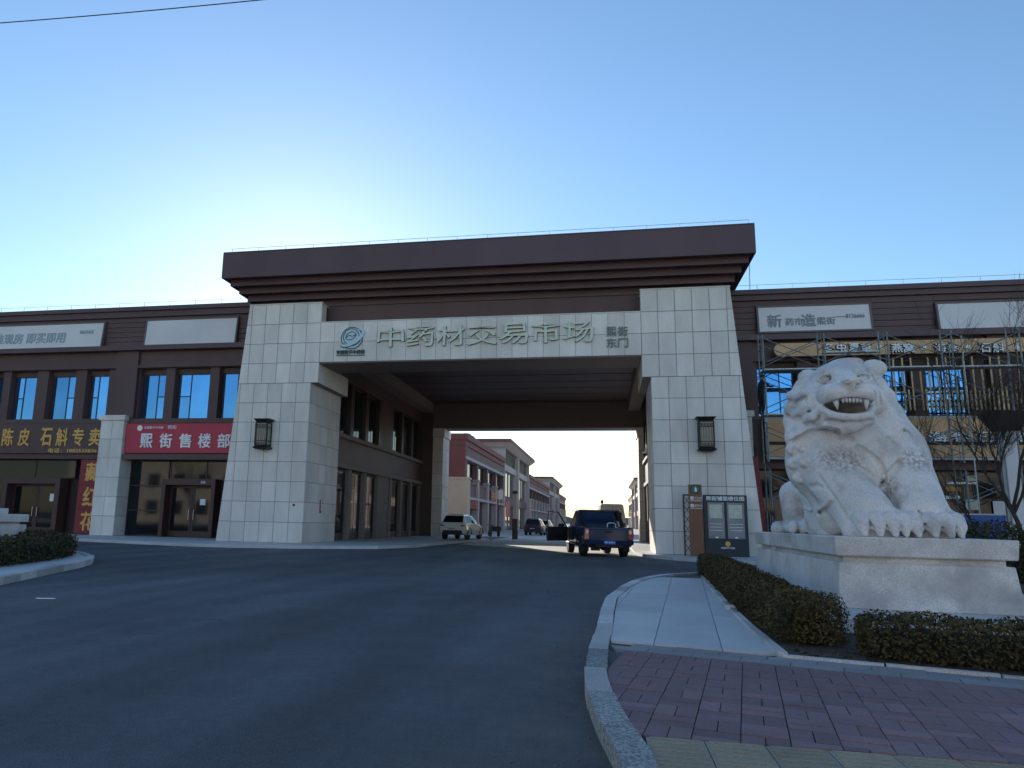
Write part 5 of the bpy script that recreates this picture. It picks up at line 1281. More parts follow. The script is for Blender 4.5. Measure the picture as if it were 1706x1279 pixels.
# ---------------------------------------------------------------- the street beyond
SX = -13.4
M['louvre'] = pm('louvre_slat', (.05, .036, .034), .5, var=.1)
M['mauve'] = pm('mauve_render', (.25, .135, .125), .7, var=.06, var2=.08)
M['pink_stone'] = pm('pinkish_stone', (.64, .53, .48), .7, var=.05, var2=.06)
def street_block(name, label, X, face, segs, group):
    """Two-storey shops along the street. face = +1 when the front looks towards +X. segs: (kind, y0, y1)."""
    y0, y1 = segs[0][1], segs[-1][2]
    T = thing(name, label, 'shop building', (X-face*6, (y0+y1)/2, 0), group)
    def bx(m, d0, d1, a, b, z0, z1):
        p, q = X+face*d0, X+face*d1; return m.box(min(p, q), max(p, q), a, b, z0, z1)
    def quads(parent, a, b, z0, z1, d, n, mat='darkpane', fmat='frame'):
        w_ = (b-a)/n
        for k in range(n):
            u, v = a+k*w_+.12*w_, a+(k+1)*w_-.12*w_
            fr_ = bx(MB(), d, d+.05, u, v, z0, z1).build('window', M[fmat], parent); t = min(.09, (v-u)*.12)
            bx(MB(), d+.05, d+.06, u+t, (u+v)/2-t/3, z0+t, z1-t).build('pane', M[mat], fr_); bx(MB(), d+.05, d+.06, (u+v)/2+t/3, v-t, z0+t, z1-t).build('pane', M[mat], fr_)
    for kind, a, b in segs:
        if kind == 'low':
            s = bx(MB(), -12, -.6, a, b, .0005, 9.2).build('wall', M['mauve'], T)
            bx(MB(), -12, .25, a-.2, b, 9.15, 9.75).build('coping', M['red_brown'], s)
            bx(MB(), -12, .05, a-.1, b, 8.6, 9.149).build('cornice', M['red_brown'], s)
            bx(MB(), -.6, -.1, a, b, 7.55, 8.599).build('parapet', M['mauve'], s)
            bx(MB(), -.6, .15, a+.02, b, 7.25, 7.549).build('ledge', M['pink_stone'], s)
            bx(MB(), -.6, .0, a+.02, b, 4.95, 5.15).build('sill', M['mauve'], s)
            bx(MB(), -.6, -.12, a+.02, b, 3.6, 4.949).build('sign_band', M['mauve'], s)
            bx(MB(), -.6, .2, a+.02, b, 3.35, 3.599).build('lintel', M['pink_stone'], s)
            bx(MB(), -11.9, .02, a-.06, a+1.1, 5.45, 8.59).build('corner_pier', M['red_brown'], s)
            n = max(1, round((b-a-1)/6.5)); w_ = (b-a-1.1)/n
            for k in range(n):
                u, v = a+1.1+k*w_, a+1.1+(k+1)*w_
                quads(s, u+.2, v-.9, 5.2, 7.2, -.5, 3)
                quads(s, u+.3, v-1.1, .1, 3.3, -.5, 2, fmat='door')
                bx(MB(), -.6, .12, v-.8, v, .0005, 5.4).build('pilaster', M['pink_stone'], s)
                bx(MB(), -.6, .2, v-.88, v+.08 if k < n-1 else v, 5.401, 5.6).build('capital', M['pink_stone'], s)
                bx(MB(), -.6, -.02, v-.8, v, 5.601, 7.24).build('upper_pilaster', M['mauve'], s)
            bx(MB(), -2.2, .35, a-.35, a+1.15, .0005, 5.25).build('corner_plinth', M['cream'], s)
            bx(MB(), -2.3, .45, a-.45, a+1.25, 5.251, 5.449).build('corner_capital', M['cream'], s)
        else:
            s = bx(MB(), -12, -.7, a, b, .0005, 11.2).build('tower', M['pink_stone'], T)
            m = MB(); 
            e = .95
            def P(d, y, z): return (X+face*d, y, z)
            c = [P(-12, a-.3, 11.2), P(.1, a-.3, 11.2), P(.1, b+.3, 11.2), P(-12, b+.3, 11.2)]; t_ = [P(-12, a-.9, 11.9), P(e, a-.9, 11.9), P(e, b+.9, 11.9), P(-12, b+.9, 11.9)]
            if face < 0: c, t_ = [c[k] for k in (1, 0, 3, 2)], [t_[k] for k in (1, 0, 3, 2)]
            m.hexa(c+t_); m.build('roof_soffit', M['pink_stone'], s)
            bx(MB(), -12, e+.05, a-1.0, b+1.0, 11.901, 12.35).build('roof_edge', M['red_brown'], s)
            n = 2; w_ = (b-a)/n
            bx(MB(), -.7, -.2, a, b, 8.3, 9.2).build('band', M['pink_stone'], s)
            for k in range(n+1):
                u = a+k*w_; bx(MB(), -.7, .1, max(a, u-.7), min(b, u+.7), .0005, 11.19).build('pier', M['pink_stone'], s)
            for k in range(n):
                u, v = a+k*w_+.7, a+(k+1)*w_-.7
                lv = bx(MB(), -.69, -.6, u+.05, v-.05, 9.25, 11.1).build('louvre', M['brown_dark'], s)
                for q in range(6): bx(MB(), -.6, -.45, u+.05, v-.05, 9.4+q*.29, 9.5+q*.29).build('slat', M['louvre'], lv)
                quads(s, u, v, 4.8, 8.2, -.65, 2); quads(s, u, v, .1, 3.4, -.65, 2, fmat='door')
                bx(MB(), -.7, -.35, u, v, 3.5, 4.7).build('spandrel', M['mauve'], s)
    return T
street_block('street_building', 'mauve two-storey shop row with cream corner plinth on the left of the street', SX, 1, [('low', 71.6, 100.4), ('tall', 100.5, 134.2)], 'shop rows along the street')
street_block('street_building', 'second shop row with overhanging roof further down the left of the street', SX, 1, [('low', 134.4, 184), ('tall', 184.1, 226)], 'shop rows along the street')
street_block('street_building', 'farthest low shop row at the end of the left side of the street', SX, 1, [('low', 226.2, 262)], 'shop rows along the street')
RX = 8.0
street_block('street_building', 'sunlit shop row with overhanging roof on the right of the street', RX, -1, [('low', 72, 100.4), ('tall', 100.5, 134.2)], 'shop rows along the street')
street_block('street_building', 'far sunlit shop row on the right of the street', RX-.2, -1, [('low', 134.4, 184), ('tall', 184.1, 226), ('low', 226.2, 262)], 'shop rows along the street')
s = thing('shop_sign', 'dark red shop sign with orange characters under the cornice of the mauve shop row', 'shop sign', (SX, 88, 3.7))
MB().box(SX-.1, SX+.06, 88.4, 96.5, 3.65, 4.9).build('board', M['red_panel'], s)
for k, ch in enumerate('中药材行'): text(ch, M['gold'], s, (SX+.07, 89.0+k*1.9, 3.85), .9, 1.2, u=(0, 1, 0), v=(0, 0, 1), ext=.04, bold=.022, name='letter')
s = thing('shop_sign', 'small red shop sign low beside the cream corner plinth', 'shop sign', (SX, 76, 2.6))
MB().box(SX-.1, SX+.1, 74.2, 80, 2.5, 3.3).build('board', M['red_panel'], s)
for k, ch in enumerate('药材'): text(ch, M['red_sign'], s, (SX+.11, 74.8+k*1.7, 2.6), .6, 1.2, u=(0, 1, 0), v=(0, 0, 1), ext=.03, bold=.022, name='letter')
s = thing('banner', 'small red hanging banner on a pale pier of the tall shop block', 'banner', (SX+.2, 101.5, 2.2))
MB().box(SX+.12, SX+.16, 101.4, 106, 1.9, 4.0).build('cloth', M['red_sign'], s)
MB().tube([(SX+.16, 101.3, 4.03), (SX+.16, 106.1, 4.03)], .05, 6).build('rod', M['frame'], s)
# air-conditioning units on the roof
for k, y in enumerate((80.5, 82.6)):
    t = thing('rooftop_unit', ('nearer', 'farther')[k]+' grey air conditioning unit on the roof of the mauve shop row', 'air conditioner', (SX-1.6, y, 9.75), 'air conditioners on the roof')
    MB().box(SX-2.2, SX-1.1, y-.5, y+.5, 9.76, 10.75).build('casing', M['concrete'], t, bevel=.03)
    MB().lathe([(.35, 0), (.35, .06), (.3, .06)], (SX-1.65, y, 10.75), 14).build('fan_guard', M['trim'], t)
# lamp columns
def lamp(label, x, y, h):
    t = thing('street_lamp', label, 'street lamp', (x, y, 0), local=True)
    MB().box(-.19, .19, -.19, .19, 0, h*.42).build('base_column', M['brown_dark'], t, bevel=.01)
    MB().box(-.13, .13, -.13, .13, h*.42, h*.94).build('lamp_shade', M['white'], t, bevel=.01)
    MB().box(-.17, .17, -.17, .17, h*.94, h).build('cap', M['brown_dark'], t, bevel=.01)
p = gnd(858, 897); lamp('square lamp column with pale upper half in the street behind the white car', at(858, 880, 55).x, 55, 3.5)
t = thing('sign_post', 'thin dark post with a small pale sign in front of the mauve shop row', 'sign post', (at(829, 880, 66).x, 66, 0), local=True)
MB().tube([(0, 0, 0), (0, 0, 4.2)], .05, 8).build('post', M['trim'], t); MB().box(-.05, .45, -.04, .04, 3.2, 4.0).build('sign_plate', M['white'], t)
# sweeper's cart: a tricycle beside the pilaster
p = at(824, 886, 62)
t = thing('tricycle', 'small dark tricycle parked by the shop pilaster beyond the white car', 'tricycle', (p.x, 62, 0), local=True, rz=.5)
for x, y in ((-.35, 0), (.35, 0), (0, 1.3)):
    w_ = MB(); w_.lathe([(.2, -.03), (.26, -.03), (.26, .03), (.2, .03)], n=18); w_.v = [(x+v[2], y+v[0], .26+v[1]) for v in w_.v]; w_.build('wheel', M['rubber'], t)
MB().box(-.4, .4, -.45, .4, .45, .85).build('tray', M['trim'], t, bevel=.02)
MB().tube([(0, 1.3, .26), (0, 1.15, .95), (-.28, 1.05, 1.0)], .02, 6).tube([(0, 1.15, .95), (.28, 1.05, 1.0)], .02, 6).tube([(0, .4, .5), (0, 1.2, .75)], .025, 6).build('frame', M['trim'], t)
MB().box(-.13, .13, .5, .85, .8, .92).build('saddle', M['trim'], t, bevel=.02)
# thing on a pole above the van
p = at(1003, 838, 60)
t = thing('camera_pole', 'slim pole with a dark lamp head above the pale van', 'pole', (p.x, 60, 0), local=True)
MB().tube([(0, 0, 0), (0, 0, p.z)], .04, 8).build('pole', M['trim'], t); MB().ell((0, 0, p.z+.1), (.12, .12, .16)).build('lamp_head', M['trim'], t)
# distant low hills and tree line
m = MB(); n = 60
for k in range(n):
    x = -900+1800*k/(n-1); h = 9+5*math.sin(k*.7)+4*math.sin(k*1.9+1)+3*math.sin(k*3.1)
    m.v += [(x, 1400, 0), (x, 1400, h), (x, 1460, 0)]
for k in range(n-1): m.f += [(3*k, 3*k+3, 3*k+4, 3*k+1), (3*k+1, 3*k+4, 3*k+5, 3*k+2)]
M['far_wood'] = pm('far_wood', (.20, .20, .20), .95, var=.1, scale=.02)
m.build('distant_hills', M['far_wood'], kind='structure')
# ---------------------------------------------------------------- works on the right wing: new signs, bamboo screen, scaffolding
M['orange'] = pm('tan_signboard', (.66, .40, .20), .5, var=.06, var2=.08)
M['bamboo'] = pm('bamboo', (.70, .50, .27), .5, var=.12, scale=6, rnd=.18)
M['scaffold'] = pm('scaffold_steel', (.20, .22, .22), .45, metal=.3, var=.2, scale=6, rnd=.15)
M['scaffold_pale'] = pm('galvanised_deck', (.48, .50, .50), .5, metal=.2, var=.15, scale=4, rnd=.1)
M['blue_sheet'] = pm('blue_hoarding', (.02, .09, .30), .5, var=.1)
M['poster'] = pm('pale_poster', (.55, .56, .46), .6, var=.25, scale=3)
M['poster_orange'] = pm('orange_poster', (.55, .22, .03), .6, var=.3, scale=3)
def rounded(x0, x1, z0, z1, left=True, right=False, n=8):
    r = (z1-z0)/2; zc = (z0+z1)/2; p = []
    if left: p += [(x0+r-r*math.sin(math.pi*k/n), zc-r*math.cos(math.pi*k/n)) for k in range(n+1)]
    else: p += [(x0, z0), (x0, z1)]
    return list(reversed(p+[(x1, z1), (x1, z0)]))
t = thing('shop_sign', 'long tan signboard with rounded end and white characters above the bamboo screen', 'shop sign', (13, 33.7, 8.6))
MB().prism(rounded(7.35, 21.5, 8.60, 9.18), 'y', 33.7, 33.85).build('board', M['orange'], t)
MB().box(7.9, 21.4, 33.85, 34.2, 8.7, 9.08).build('backing_frame', M['trim'], t)
def char_px(ch, px, w_, py0, py1, Y, par, mat='white_letter'):
    a = at(px, py1, Y); b = at(px+w_, py0, Y); l_ = text(ch, M[mat], par, (a.x, Y-.02, a.z), b.z-a.z, b.x-a.x, ext=.08, bold=.022, name='letter', side_mat=M['trim'])
    text(ch, M['trim'], l_, (a.x-.03, Y, a.z-.04), b.z-a.z+.07, b.x-a.x+.07, ext=.018, bold=.06, name='letter_backing')
for ch, px in (('冬', 1371), ('虫', 1392), ('夏', 1413), ('草', 1433), ('燕', 1484), ('窝', 1504), ('海', 1556), ('参', 1577), ('石', 1630), ('斛', 1653)): char_px(ch, px, 18, 572, 588, 33.69, t)
for px in (1465, 1538, 1612, 1692):
    p = at(px, 579, 33.69); MB().prism([(p.x+.11*math.cos(a*math.pi/8), p.z+.11*math.sin(a*math.pi/8)) for a in range(16)], 'y', 33.64, 33.699).build('dot', M['white_letter'], t)
t = thing('shop_sign', 'tall tan fascia sign with white raised characters below the bamboo screen', 'shop sign', (13, 33.7, 4.2))
for a, b in ((6.95, 11.0), (11.03, 15.05), (15.08, 21.5)): MB().box(a, b, 33.72, 33.8, 4.88, 5.86).build('upper_panel', M['orange'], t)
MB().box(6.8, 21.5, 33.8, 34.2, 4.2, 5.9).build('backing', M['trim'], t)
for a, b in ((6.95, 11.0), (11.03, 15.05), (15.08, 21.5)): MB().box(a, b, 33.72, 33.8, 4.24, 4.74).build('lower_panel', M['orange'], t)
f = MB(); f.box(6.8, 6.94, 33.68, 33.8, 4.12, 5.95).box(6.94, 21.5, 33.7, 33.8, 5.87, 5.93).box(6.94, 21.5, 33.7, 33.8, 4.12, 4.22).build('white_edging', M['scaffold_pale'], t)
f = MB().box(6.94, 21.5, 33.6, 33.8, 4.76, 4.86).build('channel', M['trim'], t)
for k, ch in enumerate('海参石斛燕窝'): char_px(ch, 1545+[0, 38, 78, 118, 142, 170][k], 31, 719, 738, 33.7, t)
# bamboo screen
t = thing('bamboo_screen', 'screen of upright bamboo poles in front of the upper windows', 'screen', (15.5, 33.75, 6.2))
for k in range(56):
    x = 12.05+k*.165; tall = k % 2 == 0; z1 = (8.42 if (k//2) % 7 != 3 else 8.0) if tall else 7.02+random.uniform(-.06, .1)
    if x < 13.4 and not tall and k % 4 == 1: continue
    MB().tube([(x, 33.7, 6.18), (x+random.uniform(-.015, .015), 33.7, z1)], .034, 6).build('bamboo_pole', M['bamboo'], t)
MB().box(12.0, 21.3, 33.74, 33.79, 6.3, 6.37).box(12.0, 21.3, 33.74, 33.79, 6.85, 6.92).box(12.0, 21.3, 33.74, 33.79, 8.28, 8.34).build('rail', M['trim'], t)
# posters and light strips behind the shop glass
t = thing('window_posters', 'pale posters and an orange strip inside the shop window right of the lion', 'posters', (14.3, 34.85, 1))
for px0, px1, py0, py1, mt in ((1576, 1600, 826, 831, 'white_letter'), (1576, 1600, 811, 818, 'poster_orange'), (1609, 1629, 832, 849, 'poster'), (1610, 1626, 792, 801, 'poster'), (1576, 1628, 803, 806, 'white_letter'), (1656, 1682, 835, 858, 'white')):
    a, b = at(px0, py1, 34.86), at(px1, py0, 34.86); MB().box(a.x, b.x, 34.84, 34.86, a.z, b.z).build('poster', M[mt], t)
t = thing('red_banner_strip', 'dark red upright banner strip along the edge of the right gate pier', 'banner', (6.1, 32.6, .12))
a, b = at(1264, 800, 32.6), at(1276, 800, 32.6)
MB().slab([(at(1271, 886, 32.6).x, 32.6, .3), (at(1281, 886, 32.6).x, 32.6, .3), (at(1262, 760, 32.6).x, 32.6, at(1262, 760, 32.6).z), (at(1254, 760, 32.6).x, 32.6, at(1262, 760, 32.6).z)], (0, .05, 0)).build('cloth', M['red_panel'], t)
MB().tube([(at(1276, 886, 32.7).x, 32.68, .12), (at(1258, 760, 32.7).x, 32.68, 4.6)], .03, 6).build('post', M['trim'], t)
# scaffolding of portal frames with cross braces
S = thing('scaffolding', 'steel frame scaffolding with cross braces in front of the right shop wing', 'scaffolding', (12, 32.6, PZ))
YF, YB = 32.0, 32.95; LV = [PZ, 2.0, 3.86, 5.72, 7.6, 9.45]; FX = [6.55+2.36*k for k in range(6)]
for i, x in enumerate(FX):
    for k in range(5):
        if k == 4 and i == 5: continue
        z0, z1 = LV[k], LV[k+1]; j = random.uniform(-.02, .02)
        m = MB().tube([(x+j, YF, z0), (x+j, YF, z1-.30)], .034, 6).tube([(x+j, YB, z0), (x+j, YB, z1)], .034, 6)
        m.tube([(x+j, YF, z1-.30), (x+j, YB, z1)], .022, 6).tube([(x+j, YF, z0+1.05), (x+j, YB, z0+1.05)], .02, 5)
        m.tube([(x+j, YF+.28, z0+.04), (x+j, YF+.28, z0+1.05)], .016, 5).tube([(x+j, YF+.3, z0+1.05), (x+j, YF+.42, z1-.17)], .016, 5)
        m.build('frame', M['scaffold'], S)
for i in range(5):
    for k in range(5):
        if k == 4 and i == 4: continue
        a, b = FX[i], FX[i+1]; z0, z1 = LV[k], LV[k+1]
        for y in (YF-.03, YB+.03):
            if y > 32.5 and (i+k) % 3 == 0: continue
            MB().tube([(a, y, z0+.35), (b, y, z1-.45)], .021, 5).build('brace', M['scaffold'], S)
            MB().tube([(a, y-.03, z1-.45), (b, y-.03, z0+.35)], .021, 5).build('brace', M['scaffold'], S)
def deck(x0, x1, z, ya=YF+.02, n=3):
    for k in range(n): MB().box(x0, x1, ya+k*.3, ya+k*.3+.27, z, z+.05).build('plank', M['scaffold_pale'] if k == 0 else M['scaffold'], S)
deck(FX[0], FX[1], 7.68); deck(FX[1]+.01, FX[2], 7.68); deck(FX[2]+.01, FX[3], 7.68); deck(FX[3]+.01, FX[5], 7.66, n=2); deck(FX[0]-.1, FX[1], 5.80)
deck(FX[1]-.05, FX[2]-.3, 8.35, n=1)
MB().tube([(FX[3]+.3, YF-.1, .1), (FX[3]+.3, YF-.1, 8.9)], .024, 6).build('standard', M['scaffold_pale'], S)
MB().tube([(FX[4]+.6, YF-.15, 5.0), (FX[4]+.3, YF-.15, 8.6)], .03, 6).build('standard', M['scaffold_pale'], S)
t = thing('ladder', 'grey step ladder standing under the scaffolding beside the lion', 'ladder', (11.9, 31, PZ))
p0, p1 = at(1588, 885, 31), at(1566, 825, 31)
for off in (0, .42):
    MB().tube([(p0.x-off*.9, 31, PZ), (p1.x-off*.55, 31.4, p1.z)], .03, 6).build('stile', M['scaffold'], t)
for k in range(6):
    u = .12+k*.15; MB().box(p0.x+(p1.x-p0.x)*u-.40, p0.x+(p1.x-p0.x)*u, 31+.4*u-.05, 31+.4*u+.05, PZ+(p1.z-PZ)*u, PZ+(p1.z-PZ)*u+.03).build('rung', M['scaffold'], t)
t = thing('hoarding', 'low blue hoarding panel along the pavement behind the hedge', 'hoarding', (16, 30.5, PZ))
p = at(1572, 870, 30.5); zt_ = at(1640, 858, 30.5).z
for k in range(5):
    x0 = p.x+k*2.0; MB().box(x0, x0+1.98, 30.5, 30.54, PZ+.02, zt_).build('panel', M['blue_sheet'], t)
    MB().box(x0, x0+1.98, 30.48, 30.56, zt_+.001, zt_+.05).build('top_rail', M['scaffold_pale'], t)
    MB().tube([(x0+.03, 30.6, PZ), (x0+.03, 30.6, zt_)], .025, 6).build('post', M['scaffold'], t)
# pale lamp column with a dark head
pb, pt = gnd(1697, 880), None
Y = 28.0; a, b = at(1681, 860, Y), at(1681, 718, Y); hx_ = at(1684, 790, Y).x
t = thing('lamp_column', 'white lamp column with a dark box head among the bare branches', 'street lamp', (hx_, Y, PZ))
MB().box(hx_-.20, hx_+.20, Y-.2, Y+.2, PZ, b.z).build('shaft', M['white'], t, bevel=.02)
MB().hexa([(hx_-.3, Y-.3, b.z), (hx_+.3, Y-.3, b.z), (hx_+.3, Y+.3, b.z), (hx_-.3, Y+.3, b.z), (hx_-.62, Y-.5, b.z+.62), (hx_+.62, Y-.5, b.z+.62), (hx_+.62, Y+.5, b.z+.62), (hx_-.62, Y+.5, b.z+.62)]).build('lamp_head', M['trim'], t)
MB().box(hx_-.34, hx_-.26, Y-.24, Y-.16, PZ, b.z-.6).build('conduit', M['scaffold'], t)

# ---------------------------------------------------------------- bare trees
M['bark'] = pm('bark', (.062, .046, .036), .95, var=.3, scale=9, bump=.8, bscale=40)
def bare_tree(label, loc, h, seed, spread=.55, lean=(0, 0), depth=5, r0=.11, trunk_h=.28, nb=(3, 4), group=None):
    R = random.Random(seed); t = thing('bare_tree', label, 'tree', loc, group)
    tr, br, tw = MB(), MB(), MB(); o = Vector(loc)
    def grow(p, d, L, r, lv):
        pts = [p]; q = p; dd = d.copy(); n = 4 if lv < 3 else 3
        for k in range(n):
            dd = (dd+Vector((R.gauss(0, .11), R.gauss(0, .11), R.gauss(.05, .08)))).normalized(); q = q+dd*L/n; pts.append(q)
        rs = [r*(1-.45*k/n) for k in range(n+1)]
        (tr if lv == 0 else br if lv < 3 else tw).tube(pts, rs, 7 if lv == 0 else 5 if lv < 3 else 3, caps=False)
        if lv >= depth: return
        for k in range(R.randint(*nb)+(1 if lv > 1 else 0)):
            u = R.uniform(.35, 1.0) if lv else R.uniform(.7, 1.0); i = min(int(u*n), n-1); b = pts[i].lerp(pts[i+1], u*n-i)
            a = R.uniform(0, 2*math.pi); s = R.uniform(.5, 1.15)*spread*1.4; side = Vector((math.cos(a), math.sin(a), R.uniform(-.05, .35)))
            grow(b, (dd+side*s).normalized(), L*R.uniform(.5, .78) if lv else h*R.uniform(.28, .42), max(r*R.uniform(.38, .6), .004), lv+1)
        grow(pts[-1], dd, L*.7, rs[-1], lv+1)
    grow(o, Vector((lean[0], lean[1], 1)).normalized(), h*trunk_h, r0, 0)
    tr.build('trunk', M['bark'], t, smooth=True); br.build('limbs', M['bark'], t, smooth=True); o_ = tw.build('twigs', M['bark'], t); o_['kind'] = 'stuff'; return t
p = at(1712, 870, 24)
bare_tree('bare winter tree with thin spreading branches right of the lion', (p.x, 24, PZ), 7.0, 11, spread=.55, lean=(-.05, 0), r0=.09, depth=5)
p = at(1640, 880, 25.5)
bare_tree('slim bare sapling between the lion and the scaffolding', (p.x, 25.5, PZ), 5.6, 5, spread=.5, r0=.042, depth=4)

# ---------------------------------------------------------------- worker on the scaffolding
def skin_person(name, label, loc, rz, joints, bones, mats, root=0):
    t = thing(name, label, 'person', loc, local=True, rz=rz)
    me = bpy.data.meshes.new('body'); me.from_pydata([j[0] for j in joints], bones, []); o = bpy.data.objects.new('body', me); COL.objects.link(o)
    md = o.modifiers.new('skin', 'SKIN'); md.use_smooth_shade = True
    for v, j in zip(me.skin_vertices[0].data, joints): v.radius = (j[1], j[1] if len(j) < 3 else j[2])
    me.skin_vertices[0].data[root].use_root = True
    sb_ = o.modifiers.new('sub', 'SUBSURF'); sb_.levels = 1; sb_.render_levels = 1
    dg = bpy.context.evaluated_depsgraph_get(); m2 = bpy.data.meshes.new_from_object(o.evaluated_get(dg)); bpy.data.objects.remove(o)
    for m_ in mats: m2.materials.append(M[m_])
    return t, m2
M['skin'] = pm('skin', (.42, .25, .18), .6, var=.05); M['jacket'] = pm('dark_jacket', (.02, .024, .03), .9, var=.2, scale=12); M['trousers'] = pm('dark_trousers', (.025, .026, .032), .9, var=.2, scale=12)
M['hair'] = pm('black_hair', (.012, .011, .011), .7, var=.2)
J = [((0, 0, .90), .15, .12), ((0, .03, 1.12), .15, .11), ((0, .06, 1.34), .17, .12), ((0, .08, 1.46), .07), ((0, .10, 1.52), .055), ((0, .13, 1.60), .085, .10), ((0, .13, 1.69), .07, .085),
     ((-.19, .07, 1.38), .065), ((-.23, .26, 1.20), .05), ((-.16, .48, 1.28), .038), ((-.15, .56, 1.30), .032),
     ((.19, .07, 1.38), .065), ((.24, .24, 1.18), .05), ((.17, .46, 1.22), .038), ((.16, .54, 1.24), .032),
     ((-.10, 0, .84), .10), ((-.12, .05, .48), .075), ((-.12, -.02, .10), .05), ((-.12, .02, .05), .045), ((-.12, .16, .04), .04),
     ((.10, 0, .84), .10), ((.12, .02, .48), .075), ((.13, -.06, .10), .05), ((.13, -.02, .05), .045), ((.13, .12, .04), .04)]
BN = [(0, 1), (1, 2), (2, 3), (3, 4), (4, 5), (5, 6), (2, 7), (7, 8), (8, 9), (9, 10), (2, 11), (11, 12), (12, 13), (13, 14), (0, 15), (15, 16), (16, 17), (17, 18), (18, 19), (0, 20), (20, 21), (21, 22), (22, 23), (23, 24)]
p = at(1268, 655, 32.45)
W_, bm2 = skin_person('person', 'worker in dark jacket and trousers reaching forward on the scaffolding', (p.x, 32.45, 5.85), math.radians(-62), J, BN, ['jacket', 'trousers', 'skin', 'hair'])
for pg_ in bm2.polygons:
    c = pg_.center; pg_.material_index = 2 if c.z > 1.50 or (c.y > .47 and c.z > 1.1) else 0 if c.z > .88 else 3 if c.z < .09 else 1
obj('body', bm2, None, W_)
MB().ell((0, .12, 1.665), (.092, .112, .085), 12, 8).build('hair', M['hair'], W_, smooth=True)
hd = MB()
for hx2, hz in ((-.15, 1.30), (.16, 1.24)):
    for k in range(4): hd.tube([(hx2-.03+.02*k, .56, hz), (hx2-.03+.02*k, .61+.008*(k in (1, 2)), hz-.005), (hx2-.03+.02*k, .635+.01*(k in (1, 2)), hz-.03)], [.011, .009, .007], 5)
    hd.tube([(hx2+(.03 if hx2 < 0 else -.03), .53, hz), (hx2+(.055 if hx2 < 0 else -.055), .565, hz+.015), (hx2+(.05 if hx2 < 0 else -.05), .595, hz+.02)], [.012, .010, .008], 5)
hd.build('fingers', M['skin'], W_)
for ex in (-.032, .032): MB().ell((ex, .222, 1.625), (.014, .008, .008), 8, 6).build('eye', M['hair'], W_)
MB().tube([(0, .222, 1.615), (0, .245, 1.59)], [.010, .014], 6).build('nose', M['skin'], W_); MB().box(-.022, .022, .212, .222, 1.555, 1.562).build('mouth', M['red_brown'], W_)
for ex in (-1, 1): MB().ell((ex*.088, .12, 1.61), (.012, .025, .035), 8, 6).build('ear', M['skin'], W_)

# ---------------------------------------------------------------- signs at the foot of the right pier
M['wood'] = pm('brown_wood', (.20, .085, .04), .55, var=.14, scale=2, stretch=(14, 14, 1.2))
M['board_teal'] = pm('dark_teal_board', (.010, .026, .036), .45, var=.1)
M['case_glass'] = pm('case_glass', (.13, .19, .24), .12, var=.15, scale=2, spec=.6)
YS = 30.2
t = thing('totem_sign', 'narrow brown wooden totem sign with green round logo left of the notice board', 'sign post', (3.25, YS, PZ))
x0, x1 = at(1150, 900, YS).x, at(1172, 900, YS).x; zt_ = at(1157, 807, YS).z
MB().box(x0, x1, YS-.07, YS+.07, PZ, zt_).build('slab', M['wood'], t, bevel=.008)
xc, zc_ = (x0+x1)/2, at(1158, 815, YS).z
MB().prism([(xc+.17*math.cos(a*math.pi/12), zc_+.17*math.sin(a*math.pi/12)) for a in range(24)], 'y', YS-.085, YS-.071).build('logo_rim', M['trim'], t)
M['green'] = pm('green_logo', (.03, .20, .13), .5, var=.05)
MB().prism([(xc+.14*math.cos(a*math.pi/12), zc_+.14*math.sin(a*math.pi/12)) for a in range(24)], 'y', YS-.095, YS-.086).build('logo_disc', M['green'], t)
MB().prism([(xc-.02, zc_-.09), (xc+.06, zc_-.09), (xc+.05, zc_+.02), (xc+.01, zc_+.10), (xc-.02, zc_+.03)], 'y', YS-.102, YS-.096).build('logo_mark', M['white_letter'], t)
for k, (py_, tx) in enumerate(((829.5, '卫生间'), (842, '停车场'))):
    z = at(1152, py_, YS).z; MB().box(x0+.05, x0+.17, YS-.078, YS-.071, z-.06, z+.06).build('icon', M['white_letter'], t)
    text('→', M['wood'], t, (x0+.065, YS-.079, z-.035), .07, .09, ext=.004)
    text(tx, M['white_letter'], t, (x0+.19, YS-.071, z-.05), .10, .28, ext=.006)
    MB().box(x0+.04, x1-.03, YS-.077, YS-.071, z-.115, z-.095).build('rule', M['white_letter'], t)
YN = 30.45
t = thing('notice_board', 'dark teal notice board with two glazed panels and white heading at the right pier', 'notice board', (4.3, YN, PZ))
x0, x1 = at(1174, 900, YN).x, at(1247, 900, YN).x; zt_ = at(1200, 824.5, YN).z
MB().box(x0, x1, YN-.09, YN+.09, PZ, zt_).build('cabinet', M['board_teal'], t, bevel=.012)
zg0, zg1 = at(1200, 897, YN).z, at(1200, 837, YN).z; xm = (x0+x1)/2
for a, b in ((x0+.14, xm-.05), (xm+.05, x1-.12)):
    MB().box(a, b, YN-.098, YN-.091, zg0, zg1).build('map_panel', M['case_glass'], t)
    f = MB(); f.box(a-.03, b+.03, YN-.112, YN-.091, zg1, zg1+.03).box(a-.03, b+.03, YN-.112, YN-.091, zg0-.03, zg0).box(a-.03, a, YN-.112, YN-.091, zg0, zg1).box(b, b+.03, YN-.112, YN-.091, zg0, zg1).build('frame', M['board_teal'], t)
    MB().box(a+.06, b-.08, YN-.104, YN-.099, zg0+(zg1-zg0)*.56, zg0+(zg1-zg0)*.94).build('plan', M['poster'], t)
    MB().box((a+b)/2-.05, (a+b)/2+.05, YN-.106, YN-.099, zg0+.02, zg0+.07).build('caption', M['white_letter'], t)
    for k in range(3): MB().box(a+.08, b-.08, YN-.102, YN-.099, zg0+.3+k*.12, zg0+.32+k*.12).build('line', M['white'], t)
